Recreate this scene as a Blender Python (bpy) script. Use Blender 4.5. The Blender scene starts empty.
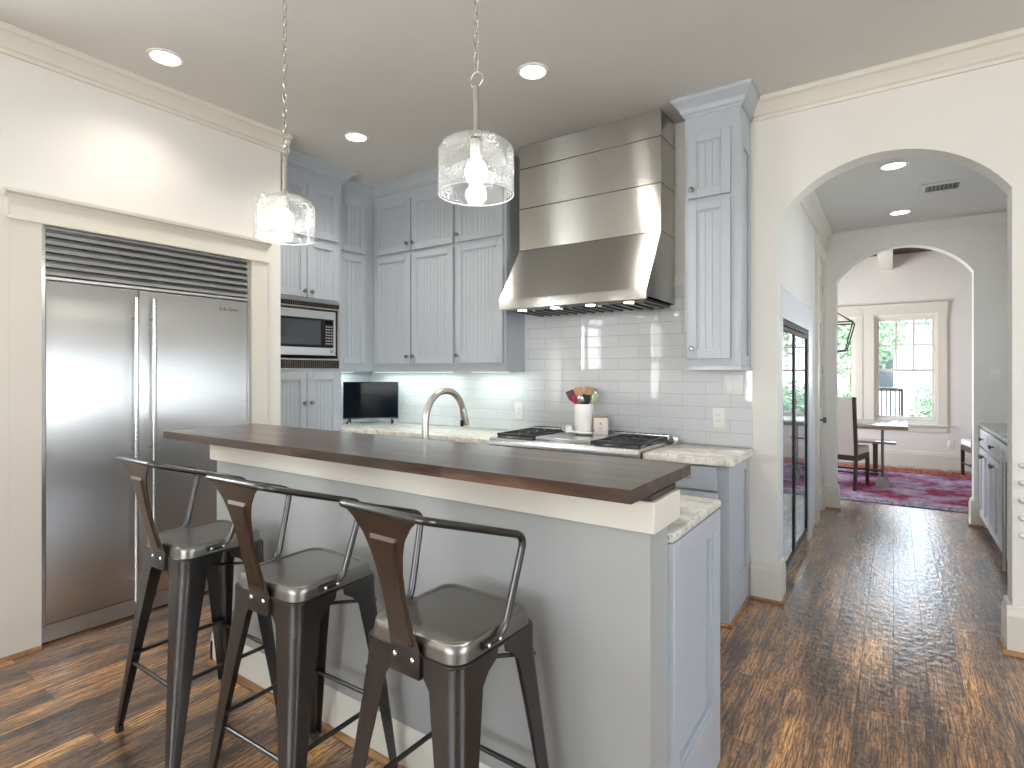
import bpy, bmesh, math, random
from mathutils import Vector, Matrix
random.seed(7)
C = bpy.context.scene.collection
SC = bpy.context.scene
PI = math.pi

# ------------------------------------------------------------------ camera, sky, lights, exposure
cam_d = bpy.data.cameras.new('camera'); cam = bpy.data.objects.new('camera', cam_d); C.objects.link(cam)
cam.location = (0, 0, 1.38); cam.rotation_euler = (PI/2, 0, math.radians(34.4))
cam_d.sensor_width = 36.0; cam_d.lens = 557/1024*36.0; cam_d.shift_y = -12/1024; cam_d.clip_start = 0.02
SC.camera = cam
SC.view_settings.view_transform = 'Standard'; SC.view_settings.look = 'None'
SC.view_settings.gamma = 1.0; SC.view_settings.use_curve_mapping = False
SC.view_settings.exposure = 0.03

w = bpy.data.worlds.new('sky'); SC.world = w; w.use_nodes = True
wn = w.node_tree.nodes; wl = w.node_tree.links
bg = wn['Background']; bg.inputs['Strength'].default_value = 8.0
grad = wn.new('ShaderNodeValToRGB'); tcw = wn.new('ShaderNodeTexCoord'); sep = wn.new('ShaderNodeSeparateXYZ')
grad.color_ramp.elements[0].position = 0.45; grad.color_ramp.elements[0].color = (1.0, 0.985, 0.96, 1)
grad.color_ramp.elements[1].position = 0.9; grad.color_ramp.elements[1].color = (0.45, 0.65, 1.0, 1)
mw_ = wn.new('ShaderNodeMath'); mw_.operation = 'MULTIPLY_ADD'; mw_.inputs[1].default_value = 0.5; mw_.inputs[2].default_value = 0.5
wl.new(tcw.outputs['Generated'], sep.inputs[0]); wl.new(sep.outputs['Z'], mw_.inputs[0])
wl.new(mw_.outputs[0], grad.inputs[0]); wl.new(grad.outputs[0], bg.inputs['Color'])

def area(name, loc, rot, sx, sy, power, col=(1, 1, 1)):
    d = bpy.data.lights.new(name, 'AREA'); d.shape = 'RECTANGLE'; d.size = sx; d.size_y = sy
    d.energy = power; d.color = col
    o = bpy.data.objects.new(name, d); C.objects.link(o); o.location = loc; o.rotation_euler = rot
    return o
sun_d = bpy.data.lights.new('sun', 'SUN'); sun_d.energy = 4.5; sun_d.angle = 0.01; sun_d.color = (1.0, 0.96, 0.9)
sun = bpy.data.objects.new('sun', sun_d); C.objects.link(sun); sun.rotation_euler = (math.radians(36), 0, math.radians(6))
DAY = (0.88, 0.94, 1.0)
area('daylight_rear_window', (-0.6, -3.85, 1.55), (PI/2, 0, 0), 3.4, 1.7, 52, (1.0, 0.97, 0.92))
area('daylight_left_window', (-3.95, 0.02, 2.03), (PI/2, 0, -PI/2), 0.9, 1.4, 105, (0.86, 0.93, 1.0))
area('daylight_left_rear_window', (-3.95, -2.55, 1.6), (PI/2, 0, -PI/2), 0.8, 1.4, 30, DAY)
area('daylight_right_window', (3.55, 0.6, 1.5), (PI/2, 0, PI/2), 2.2, 1.7, 42, (0.72, 0.85, 1.0))
area('added_hall_fill', (1.75, 4.9, 1.65), (PI/2, 0, PI/2), 1.5, 1.0, 16, (0.52, 0.73, 1.0))  # added lamp behind an invented window, brings blue light to hall and arch
area('added_dining_fill', (-2.95, 8.3, 1.5), (PI/2, 0, -PI/2), 1.6, 1.4, 100, DAY)  # added fill lamp, brightens the dining room from an unseen side
CANW = 42

# ------------------------------------------------------------------ node helpers / materials
def new_mat(name):
    m = bpy.data.materials.new(name); m.use_nodes = True
    return m, m.node_tree.nodes, m.node_tree.links, m.node_tree.nodes['Principled BSDF']
def setc(b, color=None, rough=None, metal=None, spec=None, coat=None):
    if color: b.inputs['Base Color'].default_value = (*color, 1)
    if rough is not None: b.inputs['Roughness'].default_value = rough
    if metal is not None: b.inputs['Metallic'].default_value = metal
    if spec is not None: b.inputs['Specular IOR Level'].default_value = spec
    if coat is not None: b.inputs['Coat Weight'].default_value = coat
def coords(n, l, scale=(1, 1, 1), rot=(0, 0, 0)):
    t = n.new('ShaderNodeTexCoord'); mp = n.new('ShaderNodeMapping')
    mp.inputs['Scale'].default_value = scale; mp.inputs['Rotation'].default_value = rot
    l.new(t.outputs['Object'], mp.inputs[0]); return mp.outputs[0]
def noise(n, l, vec, scale=5, detail=4, rough=0.55):
    x = n.new('ShaderNodeTexNoise'); x.inputs['Scale'].default_value = scale; x.inputs['Detail'].default_value = detail
    x.inputs['Roughness'].default_value = rough; l.new(vec, x.inputs['Vector']); return x.outputs['Fac']
def ramp(n, l, fac, stops):
    r = n.new('ShaderNodeValToRGB'); e = r.color_ramp.elements
    while len(e) < len(stops): e.new(0.5)
    for i, (p, c) in enumerate(stops):
        e[i].position = p; e[i].color = (*c, 1) if len(c) == 3 else c
    l.new(fac, r.inputs[0]); return r.outputs[0]
def bump(n, l, b, h, strength=0.2, dist=0.01):
    x = n.new('ShaderNodeBump'); x.inputs['Strength'].default_value = strength; x.inputs['Distance'].default_value = dist
    l.new(h, x.inputs['Height']); l.new(x.outputs[0], b.inputs['Normal']); return x
def mixc(n, l, fac, a, b_, mode='MIX'):
    x = n.new('ShaderNodeMix'); x.data_type = 'RGBA'; x.blend_type = mode
    for v, s in ((fac, 0), (a, 6), (b_, 7)):
        if isinstance(v, (int, float)): x.inputs[s].default_value = v
        elif isinstance(v, tuple): x.inputs[s].default_value = (*v, 1)
        else: l.new(v, x.inputs[s])
    return x.outputs[2]
def maprange(n, l, v, a, b_):
    x = n.new('ShaderNodeMapRange'); x.inputs[3].default_value = a; x.inputs[4].default_value = b_
    l.new(v, x.inputs[0]); return x.outputs[0]

def paint(name, col, rough=0.5, var=0.03, bmp=0.03, scale=60, spec=0.5):
    m, n, l, b = new_mat(name); setc(b, col, rough, spec=spec)
    v = coords(n, l); f = noise(n, l, v, 3, 3)
    c2 = tuple(min(1, c*(1+var)) for c in col); c1 = tuple(c*(1-var) for c in col)
    l.new(ramp(n, l, f, [(0.3, c1), (0.7, c2)]), b.inputs['Base Color'])
    bump(n, l, b, noise(n, l, v, scale, 3), bmp, 0.004)
    return m
def metal(name, col, rough=0.3, tang=None, aniso=0.0, stretch=(1, 1, 1), var=0.1, bmp=0.02):
    m, n, l, b = new_mat(name); setc(b, col, rough, 1.0)
    v = coords(n, l, stretch); f = noise(n, l, v, 6, 5, 0.6)
    l.new(ramp(n, l, f, [(0.25, tuple(c*(1-var) for c in col)), (0.75, tuple(min(1, c*(1+var)) for c in col))]), b.inputs['Base Color'])
    l.new(maprange(n, l, f, max(0.02, rough-0.06), rough+0.06), b.inputs['Roughness'])
    if bmp: bump(n, l, b, f, bmp, 0.002)
    if tang:
        b.inputs['Anisotropic'].default_value = aniso
        cx = n.new('ShaderNodeCombineXYZ')
        for i in range(3): cx.inputs[i].default_value = tang[i]
        l.new(cx.outputs[0], b.inputs['Tangent'])
    return m
def emit(name, col, strength):
    m, n, l, b = new_mat(name); setc(b, (0.8, 0.8, 0.8), 0.4)
    b.inputs['Emission Color'].default_value = (*col, 1); b.inputs['Emission Strength'].default_value = strength
    return m
def thin_glass(name, tint=(1, 1, 1), gloss=0.08, seeded=False, rough=0.0):
    m = bpy.data.materials.new(name); m.use_nodes = True; n = m.node_tree.nodes; l = m.node_tree.links
    n.remove(n['Principled BSDF']); out = n['Material Output']
    tr = n.new('ShaderNodeBsdfTransparent'); tr.inputs[0].default_value = (*tint, 1)
    gl = n.new('ShaderNodeBsdfGlossy'); gl.inputs['Roughness'].default_value = rough
    mx = n.new('ShaderNodeMixShader'); fr = n.new('ShaderNodeLayerWeight'); fr.inputs[0].default_value = 0.25
    f = maprange(n, l, fr.outputs['Facing'], gloss, min(1, gloss+0.75))
    pw = n.new('ShaderNodeMath'); pw.operation = 'POWER'; pw.inputs[1].default_value = 1.6
    l.new(f, pw.inputs[0]); l.new(pw.outputs[0], mx.inputs[0])
    l.new(tr.outputs[0], mx.inputs[1]); l.new(gl.outputs[0], mx.inputs[2])
    last = mx.outputs[0]
    if seeded:
        v = coords(n, l)
        vo = n.new('ShaderNodeTexVoronoi'); vo.inputs['Scale'].default_value = 140; l.new(v, vo.inputs['Vector'])
        ns = noise(n, l, v, 14, 3)
        sub = n.new('ShaderNodeMath'); sub.operation = 'MULTIPLY_ADD'; sub.inputs[1].default_value = 1.1; sub.inputs[2].default_value = -0.25
        l.new(ns, sub.inputs[0])
        lt = n.new('ShaderNodeMath'); lt.operation = 'LESS_THAN'; l.new(vo.outputs['Distance'], lt.inputs[0]); l.new(sub.outputs[0], lt.inputs[1])
        df = n.new('ShaderNodeBsdfTranslucent'); df.inputs[0].default_value = (0.95, 0.96, 0.97, 1)
        d2 = n.new('ShaderNodeBsdfDiffuse'); d2.inputs[0].default_value = (0.95, 0.96, 0.97, 1)
        ad = n.new('ShaderNodeMixShader'); ad.inputs[0].default_value = 0.5; l.new(df.outputs[0], ad.inputs[1]); l.new(d2.outputs[0], ad.inputs[2])
        mu = n.new('ShaderNodeMath'); mu.operation = 'MULTIPLY_ADD'; mu.inputs[1].default_value = 0.42; mu.inputs[2].default_value = 0.025
        l.new(lt.outputs[0], mu.inputs[0])
        m2 = n.new('ShaderNodeMixShader'); l.new(mu.outputs[0], m2.inputs[0]); l.new(last, m2.inputs[1]); l.new(ad.outputs[0], m2.inputs[2])
        last = m2.outputs[0]
    l.new(last, out.inputs[0])
    return m

M = {}
M['wall'] = paint('wall_paint', (0.78, 0.755, 0.71), 0.6, 0.015, 0.04)
M['ceiling'] = paint('ceiling_paint', (0.70, 0.685, 0.65), 0.75, 0.015, 0.05)
M['trim'] = paint('cream_trim_paint', (0.72, 0.68, 0.60), 0.35, 0.015, 0.01)
M['cabinet'] = paint('blue_grey_cabinet_paint', (0.445, 0.478, 0.520), 0.38, 0.015, 0.01)
M['island'] = paint('island_grey_paint', (0.39, 0.395, 0.39), 0.34, 0.02, 0.015)
M['white'] = paint('white_enamel', (0.82, 0.82, 0.80), 0.25, 0.01, 0.0)
M['whitecab'] = paint('white_cabinet_paint', (0.70, 0.72, 0.75), 0.3, 0.01, 0.0)
M['plastic'] = paint('white_plastic', (0.80, 0.79, 0.76), 0.3, 0.01, 0.0)
M['black'] = paint('black_plastic', (0.010, 0.010, 0.012), 0.4, 0.05, 0.0, spec=0.25)
M['castiron'] = paint('cast_iron', (0.03, 0.032, 0.038), 0.5, 0.2, 0.15)
M['steelH'] = metal('brushed_steel_hood', (0.53, 0.515, 0.49), 0.25, (0, 0, 1), 1.0, (1.2, 40, 40), 0.03, 0)
M['steelF'] = metal('brushed_steel_fridge', (0.58, 0.58, 0.58), 0.32, (0, 1, 0), 0.95, (40, 1.2, 40), 0.04, 0.01)
M['steel'] = metal('polished_steel', (0.62, 0.62, 0.62), 0.22, None, 0, (30, 30, 30), 0.04, 0)
M['nickel'] = metal('brushed_nickel', (0.50, 0.475, 0.43), 0.33, None, 0, (20, 20, 20), 0.05, 0)
M['knobmetal'] = metal('aged_pewter', (0.30, 0.29, 0.28), 0.28, None, 0, (20, 20, 20), 0.05, 0)
M['bronze'] = metal('bronze_vent', (0.20, 0.17, 0.15), 0.35, None, 0, (20, 20, 20), 0.05, 0)
M['darksteel'] = metal('dark_steel', (0.16, 0.16, 0.17), 0.35, None, 0, (20, 20, 20), 0.1, 0)
M['screen'] = paint('dark_glass_screen', (0.004, 0.006, 0.010), 0.12, 0.0, 0.0, spec=0.12)
M['darkglass'] = paint('smoked_oven_glass', (0.06, 0.065, 0.075), 0.05, 0.0, 0.0)
M['rubber'] = paint('rubber', (0.03, 0.03, 0.03), 0.7)
M['pane'] = thin_glass('window_glass', (0.97, 0.985, 0.98), 0.03)
M['seeded'] = thin_glass('seeded_clear_glass', (0.97, 0.98, 0.98), 0.06, True, 0.02)
M['coolerglass'] = paint('smoked_cooler_glass', (0.11, 0.115, 0.13), 0.03, 0.0, 0.0, spec=1.0)
M['bulb'] = emit('warm_bulb_glow', (1.0, 0.94, 0.84), 32)
M['glassrim'] = paint('bright_glass_rim', (0.86, 0.88, 0.88), 0.05, 0, 0, spec=1.0)
M['can'] = emit('downlight_lens', (1.0, 0.95, 0.86), 9)
M['led'] = emit('cool_led_lens', (0.85, 1.0, 0.97), 3)
M['hoodlamp'] = emit('hood_lamp_lens', (1.0, 0.85, 0.62), 10)
M['tvled'] = emit('tv_standby', (0.1, 0.6, 1.0), 1)

def gunmetal(name, base, warm, rough):
    m, n, l, b = new_mat(name); setc(b, base, rough, 1.0)
    v = coords(n, l, (1, 1, 0.5)); f = noise(n, l, v, 7, 5, 0.65)
    l.new(ramp(n, l, f, [(0.30, base), (0.58, tuple((a+c)/2 for a, c in zip(base, warm))), (0.8, warm)]), b.inputs['Base Color'])
    l.new(maprange(n, l, f, rough-0.07, rough+0.10), b.inputs['Roughness'])
    bump(n, l, b, noise(n, l, v, 40, 4), 0.04, 0.002)
    return m
M['gun'] = gunmetal('gunmetal', (0.095, 0.094, 0.098), (0.135, 0.122, 0.11), 0.30)
M['gunseat'] = gunmetal('gunmetal_seat', (0.24, 0.23, 0.215), (0.30, 0.275, 0.245), 0.33)
M['gunback'] = gunmetal('bronzed_gunmetal', (0.11, 0.082, 0.065), (0.16, 0.115, 0.085), 0.34)

def wood_floor():
    m, n, l, b = new_mat('hand_scraped_hickory'); setc(b, rough=0.3, spec=0.5, coat=1.0)
    b.inputs['Coat IOR'].default_value = 1.65; b.inputs['Coat Roughness'].default_value = 0.17
    t = n.new('ShaderNodeTexCoord'); s = n.new('ShaderNodeSeparateXYZ'); l.new(t.outputs['Object'], s.inputs[0])
    cb = n.new('ShaderNodeCombineXYZ'); l.new(s.outputs['Y'], cb.inputs[0]); l.new(s.outputs['X'], cb.inputs[1])
    br = n.new('ShaderNodeTexBrick'); l.new(cb.outputs[0], br.inputs['Vector'])
    br.inputs['Scale'].default_value = 1; br.inputs['Brick Width'].default_value = 1.35; br.inputs['Row Height'].default_value = 0.127
    br.inputs['Mortar Size'].default_value = 0.0012; br.inputs['Mortar Smooth'].default_value = 0.5; br.offset = 0.37
    br.inputs['Color1'].default_value = (0, 0, 0, 1); br.inputs['Color2'].default_value = (1, 1, 1, 1); br.inputs['Mortar'].default_value = (0.5, 0.5, 0.5, 1)
    def mapped(sc, shift=1.0):
        mp = n.new('ShaderNodeMapping'); mp.inputs['Scale'].default_value = sc; l.new(t.outputs['Object'], mp.inputs[0])
        if not shift: return mp.outputs[0]
        sh = n.new('ShaderNodeVectorMath'); sh.operation = 'MULTIPLY_ADD'; sh.inputs[1].default_value = (9*shift, 13*shift, 5*shift)
        l.new(br.outputs['Color'], sh.inputs[0]); l.new(mp.outputs[0], sh.inputs[2]); return sh.outputs[0]
    f1 = noise(n, l, mapped((5.0, 1.1, 1), 0.05), 1.2, 6, 0.62)               # broad light and dark figure, different on every board
    f2 = noise(n, l, mapped((95, 3.2, 1)), 1.6, 5, 0.72)               # fine grain along the board
    wav = n.new('ShaderNodeTexWave'); wav.wave_type = 'BANDS'; wav.bands_direction = 'X'
    wav.inputs['Scale'].default_value = 2.6; wav.inputs['Distortion'].default_value = 13; wav.inputs['Detail'].default_value = 4; wav.inputs['Detail Scale'].default_value = 1.6
    l.new(mapped((6, 2.2, 1)), wav.inputs['Vector'])                   # cathedral rings
    base = ramp(n, l, f1, [(0.36, (0.085, 0.045, 0.027)), (0.47, (0.25, 0.135, 0.070)), (0.57, (0.54, 0.285, 0.115)), (0.68, (0.92, 0.51, 0.18))])
    grain = ramp(n, l, f2, [(0.40, (0.16, 0.14, 0.135)), (0.53, (1.0, 1.0, 1.0)), (0.68, (1.6, 1.5, 1.42))])
    c = mixc(n, l, 0.9, base, grain, 'MULTIPLY')
    wv = ramp(n, l, wav.outputs['Fac'], [(0.0, (0.28, 0.24, 0.22)), (0.42, (1, 1, 1))])
    c = mixc(n, l, 0.8, c, wv, 'MULTIPLY')
    tone = ramp(n, l, br.outputs['Color'], [(0.0, (0.78, 0.76, 0.75)), (1.0, (1.25, 1.2, 1.12))])
    c = mixc(n, l, 1.0, c, tone, 'MULTIPLY')
    c = mixc(n, l, br.outputs['Fac'], c, (0.02, 0.012, 0.008))
    l.new(c, b.inputs['Base Color'])
    # scraped ripples running across the boards
    f3 = noise(n, l, mapped((17, 14, 1), 0.4), 1.5, 3, 0.55)
    ad = n.new('ShaderNodeMath'); ad.operation = 'MULTIPLY_ADD'; ad.inputs[1].default_value = 0.13; l.new(f2, ad.inputs[0]); l.new(f3, ad.inputs[2])
    m4 = n.new('ShaderNodeMath'); m4.operation = 'MULTIPLY_ADD'; m4.inputs[1].default_value = -0.35; l.new(br.outputs['Fac'], m4.inputs[0]); l.new(ad.outputs[0], m4.inputs[2])
    bp = bump(n, l, b, m4.outputs[0], 0.5, 0.008)
    l.new(bp.outputs[0], b.inputs['Coat Normal'])
    return m
M['floor'] = wood_floor()

def wood(name, stops, along='X', scale=1.0, rough=0.3, coat=0.0, boards=0.0, bmp=0.05):
    m, n, l, b = new_mat(name); setc(b, rough=rough, coat=coat); b.inputs['Coat Roughness'].default_value = 0.12
    sc = {'X': (1.2, 14, 14), 'Y': (14, 1.2, 14), 'Z': (14, 14, 1.2)}[along]
    v = coords(n, l, tuple(s*scale for s in sc)); f = noise(n, l, v, 1.6, 6, 0.62)
    c = ramp(n, l, f, stops)
    if boards:
        t = n.new('ShaderNodeTexCoord'); br = n.new('ShaderNodeTexBrick'); l.new(t.outputs['Object'], br.inputs['Vector'])
        br.inputs['Scale'].default_value = 1; br.inputs['Brick Width'].default_value = 0.75; br.inputs['Row Height'].default_value = boards
        br.inputs['Mortar Size'].default_value = 0.0008; br.inputs['Color1'].default_value = (0.6, 0.57, 0.55, 1); br.inputs['Color2'].default_value = (1.35, 1.3, 1.25, 1)
        br.inputs['Mortar'].default_value = (0.4, 0.4, 0.4, 1)
        c = mixc(n, l, 1.0, c, br.outputs['Color'], 'MULTIPLY')
    l.new(c, b.inputs['Base Color']); bump(n, l, b, f, bmp, 0.003)
    return m
M['walnut'] = wood('dark_walnut_top', [(0.28, (0.012, 0.007, 0.005)), (0.5, (0.052, 0.027, 0.017)), (0.75, (0.19, 0.098, 0.056))], 'X', 1.0, 0.28, 0.35, 0.085, 0.05)
M['shoe'] = wood('stained_shoe_moulding', [(0.3, (0.16, 0.07, 0.03)), (0.7, (0.42, 0.22, 0.09))], 'X', 2, 0.35)
M['spoonwood'] = wood('pale_spoon_wood', [(0.3, (0.50, 0.27, 0.12)), (0.7, (0.66, 0.40, 0.20))], 'Z', 5, 0.5)
M['darkwood'] = wood('dark_brown_wood', [(0.3, (0.018, 0.010, 0.007)), (0.7, (0.05, 0.026, 0.016))], 'Z', 2, 0.35)
M['ceilwood'] = wood('stained_plank_ceiling', [(0.3, (0.05, 0.018, 0.012)), (0.7, (0.11, 0.04, 0.025))], 'X', 1, 0.5, 0, 0.14)
M['tabletop'] = wood('pale_table_wood', [(0.3, (0.28, 0.20, 0.14)), (0.7, (0.42, 0.32, 0.23))], 'X', 1, 0.22, 0.4)

def granite(name, lo, mid, hi, speck):
    m, n, l, b = new_mat(name); setc(b, rough=0.16, spec=0.5)
    v = coords(n, l); f = noise(n, l, v, 11, 8, 0.7); f2 = noise(n, l, v, 70, 3, 0.6)
    c = ramp(n, l, f, [(0.30, lo), (0.48, mid), (0.66, hi)])
    s = ramp(n, l, f2, [(0.33, (0, 0, 0)), (0.42, (1, 1, 1))])
    inv = mixc(n, l, s, speck, c)
    l.new(inv, b.inputs['Base Color'])
    return m
M['granite'] = granite('cream_granite', (0.42, 0.37, 0.31), (0.68, 0.64, 0.57), (0.84, 0.81, 0.75), (0.30, 0.28, 0.27))

def tile():
    m, n, l, b = new_mat('white_subway_tile'); setc(b, rough=0.04, spec=1.0)
    t = n.new('ShaderNodeTexCoord'); s = n.new('ShaderNodeSeparateXYZ'); l.new(t.outputs['Object'], s.inputs[0])
    ad = n.new('ShaderNodeMath'); ad.operation = 'ADD'; l.new(s.outputs['X'], ad.inputs[0]); l.new(s.outputs['Y'], ad.inputs[1])
    cb = n.new('ShaderNodeCombineXYZ'); l.new(ad.outputs[0], cb.inputs[0]); l.new(s.outputs['Z'], cb.inputs[1])
    mp = n.new('ShaderNodeMapping'); mp.inputs['Location'].default_value = (0.05, -0.045, 0); l.new(cb.outputs[0], mp.inputs[0])
    br = n.new('ShaderNodeTexBrick'); l.new(mp.outputs[0], br.inputs['Vector']); br.inputs['Scale'].default_value = 1
    br.inputs['Brick Width'].default_value = 0.30; br.inputs['Row Height'].default_value = 0.0795; br.offset = 0.5
    br.inputs['Mortar Size'].default_value = 0.0016; br.inputs['Mortar Smooth'].default_value = 0.4
    br.inputs['Color1'].default_value = (0.68, 0.69, 0.70, 1); br.inputs['Color2'].default_value = (0.72, 0.73, 0.75, 1); br.inputs['Mortar'].default_value = (0.36, 0.37, 0.39, 1)
    l.new(br.outputs['Color'], b.inputs['Base Color'])
    l.new(maprange(n, l, br.outputs['Fac'], 0.03, 0.6), b.inputs['Roughness'])
    # each tile sits at a slightly different tilt
    hx = n.new('ShaderNodeMath'); hx.operation = 'MULTIPLY'; hx.inputs[1].default_value = -0.7; l.new(br.outputs['Fac'], hx.inputs[0])
    wob = noise(n, l, t.outputs['Object'], 9, 1)
    a2 = n.new('ShaderNodeMath'); a2.operation = 'MULTIPLY_ADD'; a2.inputs[1].default_value = 0.10; l.new(wob, a2.inputs[0]); l.new(hx.outputs[0], a2.inputs[2])
    bump(n, l, b, a2.outputs[0], 0.35, 0.006)
    return m
M['tile'] = tile()
def rugmat():
    m, n, l, b = new_mat('faded_oriental_rug'); setc(b, rough=0.9, spec=0.1)
    v = coords(n, l); f = noise(n, l, v, 2.2, 5, 0.65); f2 = noise(n, l, v, 12, 5, 0.7)
    c = ramp(n, l, f, [(0.30, (0.22, 0.015, 0.04)), (0.42, (0.40, 0.06, 0.12)), (0.50, (0.44, 0.28, 0.40)), (0.62, (0.66, 0.55, 0.64))])
    c2 = ramp(n, l, f2, [(0.35, (0.45, 0.40, 0.5)), (0.6, (1.1, 1.05, 1.05))])
    c = mixc(n, l, 0.8, c, c2, 'MULTIPLY')
    s = n.new('ShaderNodeSeparateXYZ'); t = n.new('ShaderNodeTexCoord'); l.new(t.outputs['Generated'], s.inputs[0])
    edge = ramp(n, l, s.outputs['Y'], [(0.0, (1, 1, 1)), (0.06, (1, 1, 1)), (0.075, (0, 0, 0)), (0.80, (0, 0, 0)), (0.84, (1, 1, 1))])
    bc = ramp(n, l, noise(n, l, v, 24, 4, 0.7), [(0.40, (0.10, 0.02, 0.02)), (0.5, (0.45, 0.09, 0.035)), (0.62, (0.42, 0.27, 0.22))])
    far = ramp(n, l, s.outputs['Y'], [(0.3, (0, 0, 0)), (0.7, (1, 1, 1))])
    bc2 = mixc(n, l, far, ramp(n, l, noise(n, l, v, 26, 4, 0.7), [(0.40, (0.10, 0.10, 0.20)), (0.52, (0.40, 0.34, 0.42)), (0.62, (0.52, 0.45, 0.48))]), bc)
    l.new(mixc(n, l, edge, c, bc2), b.inputs['Base Color']); bump(n, l, b, noise(n, l, v, 300, 2), 0.3, 0.004)
    return m
M['rug'] = rugmat()
M['linen'] = paint('beige_linen', (0.74, 0.69, 0.63), 0.85, 0.04, 0.2, 400)
M['ivory'] = paint('ivory_fabric', (0.75, 0.70, 0.66), 0.85, 0.04, 0.2, 400)
M['stone'] = paint('grey_stone', (0.30, 0.30, 0.30), 0.6, 0.3, 0.3, 40)
M['ceramic'] = paint('white_ceramic', (0.86, 0.85, 0.83), 0.18, 0.01, 0.0)
M['pinkbox'] = paint('blush_carton', (0.78, 0.69, 0.64), 0.55, 0.01, 0.0)
M['tan'] = paint('tan_lid', (0.40, 0.27, 0.17), 0.5)
M['plum'] = paint('plum_silicone', (0.16, 0.03, 0.07), 0.45)
M['red'] = paint('red_silicone', (0.45, 0.03, 0.03), 0.45)
M['green'] = paint('green_silicone', (0.42, 0.55, 0.30), 0.45)
M['coffee'] = paint('dark_brown_nylon', (0.055, 0.03, 0.028), 0.4)
M['grey'] = paint('grey_ink', (0.40, 0.36, 0.34), 0.6)
M['soil'] = paint('pale_lawn', (0.35, 0.37, 0.26), 0.95, 0.2, 0.3, 8)
M['bark'] = paint('grey_bark', (0.16, 0.13, 0.10), 0.9, 0.25, 0.6, 20)
M['leaf'] = paint('green_leaves', (0.24, 0.33, 0.18), 0.7, 0.35, 0.3, 9)
M['siding'] = paint('pale_siding', (0.62, 0.63, 0.64), 0.7, 0.03, 0.1)

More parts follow.
